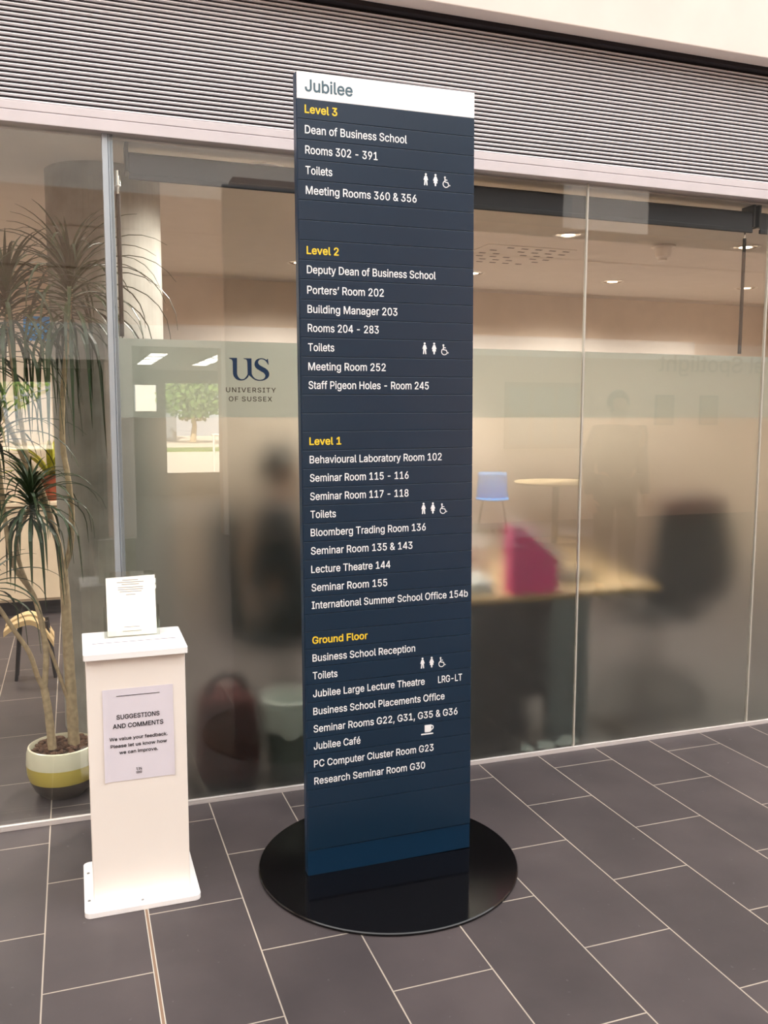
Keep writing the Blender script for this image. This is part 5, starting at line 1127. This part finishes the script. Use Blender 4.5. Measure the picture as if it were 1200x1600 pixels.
for (x, s), lb in zip(((2.535, .7), (2.63, 1.0), (2.745, 1.2)), PPL):
    bm = bm_new()
    bmesh.ops.create_icosphere(bm, subdivisions=3, radius=1)
    for v in bm.verts:
        k = 1 + random.uniform(-.25, .25)
        v.co = Vector((x + v.co.x * .045 * s * k, .068 + v.co.y * .032 * k, max(0, .016 * s + v.co.z * .018 * s * k)))
    tag(obj('paper_scrap', bm, M['white_card']), lb, 'paper', 'paper scraps by the glass')

# ================================================================== PEOPLE
def skin(name, verts, edges, rad, m, parent, sub=2, root=0):
    me = bpy.data.meshes.new(name)
    me.from_pydata([Vector(v) for v in verts], edges, [])
    o = bpy.data.objects.new(name, me)
    COL.objects.link(o)
    md = o.modifiers.new('s', 'SKIN')
    md.use_smooth_shade = True
    for i, s in enumerate(me.skin_vertices[0].data):
        r_ = rad[i]
        s.radius = r_ if isinstance(r_, tuple) else (r_, r_)
        s.use_root = (i == root)
    sb = o.modifiers.new('u', 'SUBSURF')
    sb.levels = sub
    dg = bpy.context.evaluated_depsgraph_get()
    dg.update()
    m2 = bpy.data.meshes.new_from_object(o.evaluated_get(dg))
    bpy.data.objects.remove(o)
    bpy.data.meshes.remove(me)
    bm = bmesh.new()
    bm.from_mesh(m2)
    bpy.data.meshes.remove(m2)
    return obj(name, bm, m, parent, True, local=True)


def person(label, loc, ang, J, coat, trousers, group=None):
    """J: joints in local space, facing +x"""
    t = thing('person', label, 'person', loc)
    t.rotation_euler = (0, 0, ang)
    V, E, R = [], [], []

    def add(p, r, par=None):
        V.append(Vector(p)); R.append(r)
        if par is not None:
            E.append((par, len(V) - 1))
        return len(V) - 1
    pel = add(J['pelvis'], (.12, .15))
    sp = add(J['spine'], (.105, .135), pel)
    ch = add(J['chest'], (.115, .165), sp)
    nk = add(J['neck'], .055, ch)
    h0 = add(Vector(J['head']) + Vector((0, 0, -.06)), (.070, .065), nk)
    h1 = add(J['head'], (.098, .078), h0)
    add(Vector(J['head']) + Vector((-.01, 0, .085)), (.07, .062), h1)
    for s in ('l', 'r'):
        sg = 1 if s == 'l' else -1
        sh = add(J['sh' + s], .062, ch)
        el = add(J['el' + s], .043, sh)
        wr = add(J['wr' + s], .028, el)
        d = (Vector(J['wr' + s]) - Vector(J['el' + s])).normalized()
        pm = add(Vector(J['wr' + s]) + d * .06, (.022, .036), wr)
        side = d.cross(Vector((0, 1, 0))).normalized()
        up = side.cross(d).normalized()
        for q, l in enumerate((.066, .076, .071, .055)):
            b0 = add(Vector(J['wr' + s]) + d * .085 + up * (q - 1.5) * .021, .0095, pm)
            b1 = add(V[b0] + d * l * .55 + side * .012, .0085, b0)
            add(V[b1] + d * l * .42 + side * .022, .0075, b1)
        th = add(V[wr] + d * .045 + up * -.040 + side * .01, .011, pm)
        add(V[th] + d * .045 + up * -.018 + side * .014, .009, th)
        hp = add(J['hp' + s], .088, pel)
        kn = add(J['kn' + s], .060, hp)
        an = add(J['an' + s], .040, kn)
        add(J['to' + s], (.035, .030), an)
    b = skin('body', V, E, R, M['skin'], t)
    H = Vector(J['head'])
    bm = bm_new()
    ball(bm, H + Vector((-.022, 0, .035)), .108, 1, .86, 1.02)
    bmesh.ops.delete(bm, geom=[v for v in bm.verts if v.co.x > H.x + .055 and v.co.z < H.z + .075], context='VERTS')
    obj('hair', bm, M['hair'], t, True, local=True)
    bm = bm_new()
    ball(bm, H + Vector((.098, 0, -.012)), .017, 1.1, .8, 1.3)
    for sg in (-1, 1):
        ball(bm, H + Vector((-.005, sg * .080, -.01)), .024, .8, .4, 1.3)
    obj('face_features', bm, M['skin'], t, True, local=True)
    # jacket
    V, E, R = [], [], []
    pel = add(J['pelvis'], (.145, .175)); sp = add(J['spine'], (.135, .165), pel); ch = add(J['chest'], (.140, .185), sp)
    add(Vector(J['neck']) + Vector((0, 0, -.01)), .075, ch)
    for s in ('l', 'r'):
        sh = add(J['sh' + s], .082, ch); el = add(J['el' + s], .060, sh); add(J['wr' + s], .045, el)
    skin('jacket', V, E, R, coat, t)
    V, E, R = [], [], []
    pel = add(Vector(J['pelvis']), (.135, .165))
    for s in ('l', 'r'):
        hp = add(J['hp' + s], .108, pel); kn = add(J['kn' + s], .080, hp); add(J['an' + s], .066, kn)
    skin('trousers', V, E, R, trousers, t)
    for s in ('l', 'r'):
        A, T = Vector(J['an' + s]), Vector(J['to' + s])
        bm = bm_new()
        c = (A + T) / 2
        ball(bm, Vector((c.x, c.y, 0)), 1, .145, .052, .095)
        bmesh.ops.bisect_plane(bm, geom=bm.verts[:] + bm.edges[:] + bm.faces[:], plane_co=(0, 0, 0.001), plane_no=(0, 0, -1), clear_outer=True)
        bmesh.ops.holes_fill(bm, edges=[e for e in bm.edges if e.is_boundary])
        dr = (T - A); dr.z = 0
        an_ = math.atan2(dr.y, dr.x)
        bmesh.ops.rotate(bm, verts=bm.verts[:], cent=Vector((c.x, c.y, 0)), matrix=Matrix.Rotation(an_, 3, 'Z'))
        obj('shoe', bm, M['shoe'], t, True, local=True)
    return t


person('person in dark clothing seated behind the frosted glass, left of the sign', (1.53, .78, 0), 0,
       dict(pelvis=(-.02, 0, .66), spine=(-.04, 0, .82), chest=(-.04, 0, 1.00), neck=(-.01, 0, 1.16), head=(.03, 0, 1.29),
            shl=(-.03, .18, 1.07), ell=(.06, .23, .80), wrl=(.28, .18, .76), shr=(-.03, -.18, 1.07), elr=(.06, -.23, .80), wrr=(.28, -.18, .76),
            hpl=(.04, .10, .635), knl=(.42, .12, .60), anl=(.40, .12, .09), tol=(.54, .12, .045), hpr=(.04, -.10, .635), knr=(.42, -.12, .60), anr=(.40, -.12, .09), tor=(.54, -.12, .045)),
       M['coat'], M['coat'])
person('person in dark clothing standing in the hall, seen mirrored in the glass', (4.98, -3.0, 0), math.radians(100),
       dict(pelvis=(0, 0, .98), spine=(0, 0, 1.14), chest=(.01, 0, 1.32), neck=(.01, 0, 1.49), head=(.03, 0, 1.63),
            shl=(0, .18, 1.41), ell=(-.02, .25, 1.12), wrl=(.06, .25, .87), shr=(0, -.18, 1.41), elr=(-.02, -.25, 1.12), wrr=(.06, -.25, .87),
            hpl=(0, .10, .93), knl=(.02, .11, .50), anl=(-.01, .12, .09), tol=(.14, .13, .045), hpr=(0, -.10, .93), knr=(.02, -.11, .50), anr=(-.01, -.12, .09), tor=(.14, -.13, .045)),
       M['coat2'], M['coat'])

# ================================================================== POTTED DRAGON TREE
pt = thing('potted_dracaena', 'tall dragon tree in a striped cream and ochre pot behind the clear pane', 'plant', (.50, .30, 0))
pc = (.50, .30, 0)
bm = bm_new()
PR = [(0, 0), (.085, 0), (.112, .03), (.132, .065)]
obj_pot = obj('pot', lathe(bm, [(0, .001), (.082, .001), (.112, .03), (.132, .075), (.139, .10), (.142, .140), (.139, .185), (.133, .207), (.127, .210), (.124, .20), (.126, .15), (0, .15)], pc, 56), M['pot_cream'], pt, True)
me = obj_pot.data
me.materials.append(M['pot_ochre']); me.materials.append(M['pot_dark'])
for f in me.polygons:
    z = f.center.z
    f.material_index = 2 if z < .075 else (1 if z < .14 and f.center.to_2d().length > .1 else 0)
bm = bm_new()
for k in range(230):
    a, r_ = random.uniform(0, 2 * PI), .118 * math.sqrt(random.random())
    ball(bm, (pc[0] + r_ * math.cos(a), pc[1] + r_ * math.sin(a), .188 + random.uniform(-.004, .014)), random.uniform(.008, .017), random.uniform(.6, 1.4), random.uniform(.6, 1.2), random.uniform(.4, .8), 6, 5)
so = obj('soil', bm, M['soil'], pt, label='dark bark chips filling the pot')
so['kind'] = 'stuff'


def px_path(pts, y0=.30):
    out = []
    for q in pts:
        y = q[2] if len(q) > 2 else y0
        out.append(at(q[0], q[1], y))
    return out


def smooth_path(P, n=4):
    out = []
    for i in range(len(P) - 1):
        p0, p1, p2, p3 = P[max(i - 1, 0)], P[i], P[i + 1], P[min(i + 2, len(P) - 1)]
        for k in range(n):
            t = k / n
            out.append(.5 * ((2 * p1) + (p2 - p0) * t + (2 * p0 - 5 * p1 + 4 * p2 - p3) * t * t + (3 * p1 - p0 - 3 * p2 + p3) * t ** 3))
    out.append(P[-1])
    return out


def branch(name, pts, r0, r1, y0=.30):
    P = smooth_path(px_path(pts, y0))
    n = len(P)
    bm = bm_new()
    tube(bm, P, [.78 * (r0 + (r1 - r0) * i / (n - 1)) * (1 + (.05 if i % 2 else -.03)) for i in range(n)], 12)
    return obj(name, bm, M['bark'], pt, True)


branch('trunk', [(116, 1168, .30), (112, 1100, .30), (106, 1000, .30), (102, 930, .30), (98, 885, .30)], .030, .021)
branch('trunk', [(82, 1170, .24), (76, 1115, .24), (69, 1075, .24)], .022, .018, .24)
for pts, r0, r1, yy in (([(98, 890, .30), (90, 845, .31), (74, 800, .33), (54, 752, .36), (32, 705, .38), (14, 665, .40), (-4, 630, .42), (-14, 560, .42)], .017, .012, .3),
                        ([(100, 890, .30), (110, 855, .29), (112, 800, .28), (106, 745, .28), (98, 695, .29), (98, 620, .30), (106, 520, .30), (110, 450, .30)], .016, .012, .3),
                        ([(86, 830, .31), (74, 790, .30), (58, 745, .28), (42, 712, .26), (30, 640, .25), (16, 540, .25), (10, 470, .25)], .013, .010, .3),
                        ([(69, 1078, .24), (58, 1055, .22), (46, 1020, .20), (22, 985, .18), (0, 952, .16), (-20, 925, .15)], .013, .010, .24),
                        ([(69, 1078, .24), (72, 1020, .25), (62, 960, .26), (48, 922, .27), (22, 885, .28), (10, 830, .29), (2, 760, .30), (-6, 690, .3)], .015, .010, .24),
                        ([(50, 928, .27), (32, 885, .24), (26, 850, .22), (34, 820, .20), (46, 795, .19)], .011, .009, .2),
                        ([(112, 1110, .30), (98, 1070, .28), (84, 1030, .26), (72, 1000, .25)], .010, .008, .3)):
    branch('branch', pts, r0, r1, yy)


def crown(c, n, length, skirt, wd, m, seed, droop=1.0, tip=.18):
    """rosette of long strap leaves: upright in the middle, arching outwards, the old ones hanging"""
    rnd = random.Random(seed)
    bm = bm_new()
    for k in range(n):
        a = 2.399963 * k + rnd.uniform(-.2, .2)
        t = (k + .5) / n                       # 0 inner .. 1 outer
        L = length * rnd.uniform(.75, 1.1) * (.6 + .6 * min(1, t * 1.6))
        el = math.radians(82 - 105 * t + rnd.uniform(-8, 8))
        base = c + Vector((0, 0, .05 - skirt * .45 * t ** 1.5))
        p = base.copy()
        h = Vector((math.cos(a), math.sin(a), 0))
        q = 9
        prevL = prevR = None
        side = Vector((-math.sin(a), math.cos(a), 0))
        for i in range(q + 1):
            s = i / q
            ww = wd * (.55 + .9 * s if s < .35 else .865 * (1 - (s - .35) / .65) ** .8 + .02) * rnd.uniform(.95, 1.05)
            up = Vector((0, 0, 1)) * ww * .15
            pp = p.copy()
            pp.y = max(pp.y, .036)
            l, r_, mid = bm.verts.new(pp + side * ww * .5 + up), bm.verts.new(pp - side * ww * .5 + up), bm.verts.new(pp)
            for v in (l, r_):
                v.co.y = max(v.co.y, .034)
            if prevL:
                bm.faces.new((prevL, prevM, mid, l))
                bm.faces.new((prevM, prevR, r_, mid))
            prevL, prevR, prevM = l, r_, mid
            e = el - droop * (s ** 1.3) * math.radians(40 + 105 * t)
            e = max(e, math.radians(-86))
            p = p + (h * math.cos(e) + Vector((0, 0, 1)) * math.sin(e)) * (L / q)
    o = obj('leaf_crown', bm, m, pt, False, fix=False)
    md = o.modifiers.new('thick', 'SOLIDIFY')
    md.thickness = .0012
    return o


crown(at(110, 452, .30), 100, .50, .42, .018, M['leaf'], 1, 1.5)
crown(at(10, 478, .25), 90, .47, .36, .018, M['leaf'], 2, 1.4)
crown(at(-14, 560, .42), 46, .38, .22, .018, M['leaf'], 3)
crown(at(48, 792, .19), 80, .32, .22, .016, M['leaf'], 4, 1.5)
crown(at(-6, 690, .30), 44, .34, .22, .017, M['leaf'], 5)
crown(at(-22, 925, .15), 30, .28, .15, .016, M['leaf'], 6)

# ================================================================== FAR SIDE OF THE OFFICE, THROUGH THE CLEAR PANE
cb = thing('low_cabinet', 'long pale low cabinet along the far wall behind the plant', 'cabinet', (.1, 3.95, 0))
obj('cabinet_top', box(bm_new(), -1.4, 1.3, 3.74, 4.185, .86, .89, .004), M['cabinet'], cb)
obj('cabinet_body', box(bm_new(), -1.38, 1.28, 3.78, 4.185, .12, .86), M['cabinet'], cb)
obj('plinth', box(bm_new(), -1.36, 1.26, 3.86, 4.185, 0, .12), M['dark_plastic'], cb)
for k in range(4):
    obj('door', box(bm_new(), -1.37 + k * .665, -.715 + k * .665, 3.762, 3.78, .14, .85, .003), M['cabinet'], cb)


def small_pot(x, y, z, r_, h, label, lm, n, L, seed):
    t = thing('potted_plant', label, 'plant', (x, y, z), 'small plants on the far cabinet')
    obj('pot', lathe(bm_new(), [(0, 0), (r_ * .75, 0), (r_, h), (r_ * .92, h), (r_ * .85, h * .85), (0, h * .85)], (x, y, z), 28), M['terracotta'], t, True)
    rnd = random.Random(seed)
    bm = bm_new()
    for k in range(n):
        a = rnd.uniform(0, 2 * PI)
        el = rnd.uniform(.5, 1.5)
        p = Vector((x, y, z + h * .8))
        side = Vector((-math.sin(a), math.cos(a), 0))
        prev = None
        for i in range(7):
            s = i / 6
            ww = .045 * math.sin(PI * min(1, s * .9 + .12)) + .004
            A, B = bm.verts.new(p + side * ww * .5), bm.verts.new(p - side * ww * .5)
            if prev:
                bm.faces.new((prev[0], prev[1], B, A))
            prev = (A, B)
            e = el - s * 1.2
            p = p + Vector((math.cos(a) * math.cos(e), math.sin(a) * math.cos(e), math.sin(e))) * L / 6
            p.y = min(p.y, 4.17)
    o = obj('foliage', bm, lm, t, fix=False)
    o.modifiers.new('thick', 'SOLIDIFY').thickness = .0015
    return t


small_pot(.41, 3.93, .89, .11, .20, 'terracotta potted plant on the far cabinet near the column', M['leaf_y'], 26, .50, 21)
small_pot(-.42, 3.95, .89, .10, .18, 'terracotta potted plant with green leaves on the far cabinet at left', M['leaf'], 26, .45, 22)
bs = thing('wall_notice', 'small blue notice on the far office wall behind the plant', 'notice', (.35, 4.18, 2.23))
obj('card', box(bm_new(), .25, .45, 4.178, 4.19, 2.14, 2.33), M['blue'], bs)
st = thing('plywood_stool', 'low stool with a bent blond plywood top beyond the plant pot', 'stool', (.30, 2.0, 0))
for dy in (0, .16):
    bm = bm_new()
    c = [at(6, 985, 2.0), at(25, 972, 2.0), at(48, 966, 2.0), at(68, 978, 2.0), at(84, 1000, 2.0)]
    P = smooth_path([Vector((p.x, 2.0 + dy, p.z)) for p in c], 4)
    a = [bm.verts.new(p + Vector((0, -.05, 0))) for p in P]
    b = [bm.verts.new(p + Vector((0, .05, 0))) for p in P]
    for i in range(len(P) - 1):
        bm.faces.new((a[i], a[i + 1], b[i + 1], b[i]))
    r = bmesh.ops.extrude_face_region(bm, geom=bm.faces[:])
    bmesh.ops.translate(bm, verts=[v for v in r['geom'] if isinstance(v, bmesh.types.BMVert)], vec=(0, 0, -.03))
    obj('seat_slat', bm, M['ply'], st)
for dx in (-.08, .10):
    for dy in (.02, .14):
        bm = bm_new()
        tube(bm, [(.32 + dx * 1.2, 2.0 + dy, 0), (.32 + dx * .8, 2.0 + dy, .345)], [.010, .012], 10)
        obj('leg', bm, M['dark_plastic'], st, True)

# ================================================================== ATRIUM FURNITURE BEHIND THE CAMERA (mirrored in the glass)
def cafe_table(x, y, label):
    t = thing('cafe_table', label, 'table', (x, y, 0), 'round tables in the hall')
    obj('table_top', lathe(bm_new(), [(0, .715), (.50, .715), (.51, .725), (.51, .735), (.50, .742), (0, .742)], (x, y, 0), 56), M['ply'], t, True)
    obj('pedestal', lathe(bm_new(), [(.045, .012), (.040, .03), (.040, .715)], (x, y, 0), 24), M['dark_plastic'], t, True)
    obj('foot', lathe(bm_new(), [(0, 0), (.28, 0), (.28, .008), (.05, .02), (0, .02)], (x, y, 0), 40), M['chrome'], t, True)


cafe_table(6.22, -6.1, 'round pedestal table mirrored in the glass beside the blue chair')


def shell_chair(x, y, rz, label):
    t = thing('shell_chair', label, 'chair', (x, y, 0), 'blue chairs in the hall')
    t.rotation_euler = (0, 0, rz)
    bm = bm_new()
    g = []
    for i in range(13):
        s = i / 12
        row = []
        for j in range(9):
            u = (j / 8 - .5)
            if s < .5:
                p = (.22 - .42 * s / .5, u * .44, .43 + .02 * (2 * u) ** 2 - .01 * math.sin(PI * s * 2))
            else:
                q = (s - .5) / .5
                p = (-.20 - .08 * q + .05 * (2 * u) ** 2 * q, u * (.44 - .06 * q), .43 + .36 * q)
            row.append(bm.verts.new(p))
        g.append(row)
    for i in range(12):
        for j in range(8):
            bm.faces.new((g[i][j], g[i][j + 1], g[i + 1][j + 1], g[i + 1][j]))
    o = obj('shell', bm, M['blue'], t, True, local=True)
    o.modifiers.new('thick', 'SOLIDIFY').thickness = .012
    for sx in (-1, 1):
        for sy in (-1, 1):
            bm = bm_new()
            tube(bm, [(sx * .13, sy * .13, .425), (sx * .20, sy * .20, 0)], .010, 10)
            obj('leg', bm, M['chrome'], t, True, local=True)


shell_chair(5.85, -7.1, math.radians(115), 'bright blue shell chair mirrored in the glass beside the sign')
spt = thing('chair_fill_spot', 'added unseen spotlight that brightens the mirrored blue chair', 'spotlight', (6.0, YB, 5.85))  # added fixture, unseen; brightens the chair for its mirror image
bm = bm_new()
tube(bm, [(6.0, YB, 5.85), (6.0, -6.95, 5.9)], .02, 10)
obj('arm', bm, M['alu'], spt, True)
bm = bm_new()
tube(bm, [(6.0, -6.92, 5.96), (6.0, -6.94, 5.78)], [.05, .07], 20)
obj('lamp_head', bm, M['alu'], spt, True)
l = bpy.data.lights.new('chair_fill_beam', 'SPOT')
l.energy = 4600
l.spot_size = math.radians(30)
l.spot_blend = .5
l.shadow_soft_size = .05
lo = bpy.data.objects.new('chair_fill_beam', l)
COL.objects.link(lo)
lo.parent = spt
lo.location = (0, 1.06, -.12)
lo.rotation_euler = Vector((-.15, -.10, -5.2)).to_track_quat('-Z', 'Y').to_euler()
nb = thing('notice_board', 'framed grey notice board mirrored in the glass right of the sign', 'notice board', (7.08, YB, 1.55))
obj('frame', box(bm_new(), 6.46, 7.70, YB, YB + .035, 1.07, 2.03, .004), M['rear_dk'], nb)
for i in range(3):
    for j in range(2):
        obj('sheet', box(bm_new(), 6.53 + i * .39, 6.86 + i * .39, YB + .035, YB + .038, 1.13 + j * .44, 1.53 + j * .44), M['house'], nb)
for x0, lb in ((9.86, 'small dark framed picture on the hall wall under the large lettering'), (9.03, 'small framed picture on the hall wall left of a similar one in the glass')):
    t = thing('picture_frame', lb, 'picture', (x0 + .17, YB, 1.64), 'framed pictures on the hall wall')
    obj('frame', box(bm_new(), x0, x0 + .34, YB, YB + .03, 1.41, 1.87, .004), M['dark_frame'], t)
    obj('print', box(bm_new(), x0 + .03, x0 + .31, YB + .03, YB + .032, 1.44, 1.84), M['rear_dk'], t)
wl = thing('wall_lettering', 'large dark lettering on the hall wall mirrored in the frosted band', 'lettering', (10.0, YB, 2.2))
obj('letters', stand(text_bm('al Spotlight', .25, 2.0, False, thick=.004), 11.07, YB + .016, 2.23, face=1), M['rear_dk'], wl)

# lobby ceiling panels, outside railing, trees, house
for x, lb in ((1.75, 'bright strip of ceiling light mirrored above the frosted band, left one'), (2.65, 'bright strip of ceiling light mirrored in the frosted band, beside the logo')):
    t = thing('ceiling_panel_light', lb, 'ceiling light', (x, -10.4, 2.40), 'lobby ceiling lights')
    obj('housing', box(bm_new(), x - .14, x + .14, -11.9, -8.9, 2.385, 2.40), M['white_plastic'], t)
    for q in range(4):
        obj('diffuser', box(bm_new(), x - .11, x + .11, -11.8 + q * .74, -11.3 + q * .74, 2.380, 2.3852), M['tubelit'], t)
rl = thing('railing', 'white railing outside the entrance mirrored in the glass', 'railing', (3.6, -19, 0))
bm = bm_new()
tube(bm, [(3.9, -19, 1.05), (6.0, -19, 1.05)], .03, 10)
obj('top_rail', bm, M['white_plastic'], rl, True)
for x in (3.95, 4.9, 5.9):
    bm = bm_new()
    tube(bm, [(x, -19, .05), (x, -19, 1.05)], .03, 10)
    obj('post', bm, M['white_plastic'], rl, True)
hs = thing('outside_building', 'grey building outside the entrance mirrored in the glass', 'building', (2.5, -48, 0))
obj('wall', box(bm_new(), -3.0, 6.2, -52, -48, .05, 5.4), M['house'], hs)
obj('roof', box(bm_new(), -3.3, 6.5, -52.3, -47.7, 5.4, 5.7), M['dark_frame'], hs)
for x in (0, 2.0, 4.0):
    obj('window', box(bm_new(), x, x + 1.1, -48.02, -47.95, 1.2, 3.6), M['white_plastic'], hs)
lw_ = tag(obj('lawn', box(bm_new(), -10, 22, -36.5, -33, .05, .10), M['lawn']), 'sunlit lawn beyond the entrance mirrored in the glass', 'lawn')
for (x, y, s), lb in zip(((9.4, -40, 1.0), (6.6, -44, .8), (-2.6, -41, 1.1)),
                         ('broad green tree behind the white railing mirrored in the glass', 'smaller green tree beside the grey building mirrored in the glass', 'green tree seen through the far left window, mirrored')):
    t = thing('tree', lb, 'tree', (x, y, .1), 'trees outside the entrance')
    bm = bm_new()
    tube(bm, [(x, y, .1), (x + .1, y, 1.2 * s), (x, y, 2.6 * s)], [.22 * s, .16 * s, .08 * s], 10)
    obj('trunk', bm, M['bark'], t, True)
    rnd = random.Random(int(x * 10))
    bm = bm_new()
    for k in range(1600):
        d = Vector((rnd.gauss(0, 1), rnd.gauss(0, 1), rnd.gauss(0, 1))).normalized() * (rnd.random() ** .4)
        c = Vector((x + d.x * 2.3 * s, y + d.y * 2.3 * s, 3.2 * s + d.z * 1.7 * s))
        u = Vector((rnd.gauss(0, 1), rnd.gauss(0, 1), rnd.gauss(0, 1))).normalized() * .16
        v = u.cross(Vector((rnd.gauss(0, 1), rnd.gauss(0, 1), rnd.gauss(0, 1)))).normalized() * .10
        bm.faces.new([bm.verts.new(c + q) for q in (u, v, -u, -v)])
    obj('foliage', bm, M['lawn'], t, fix=False)

# brass edged movement joint in the floor
bm = bm_new()
box(bm, .7455, .7485, -8, -.01, -.01, .0012)
box(bm, .7560, .7590, -8, -.01, -.01, .0012)
struct('trim_14', bm, M['seal'])
struct('trim_15', box(bm_new(), .7485, .7560, -8, -.01, -.01, .0006), M['rear_dk'])
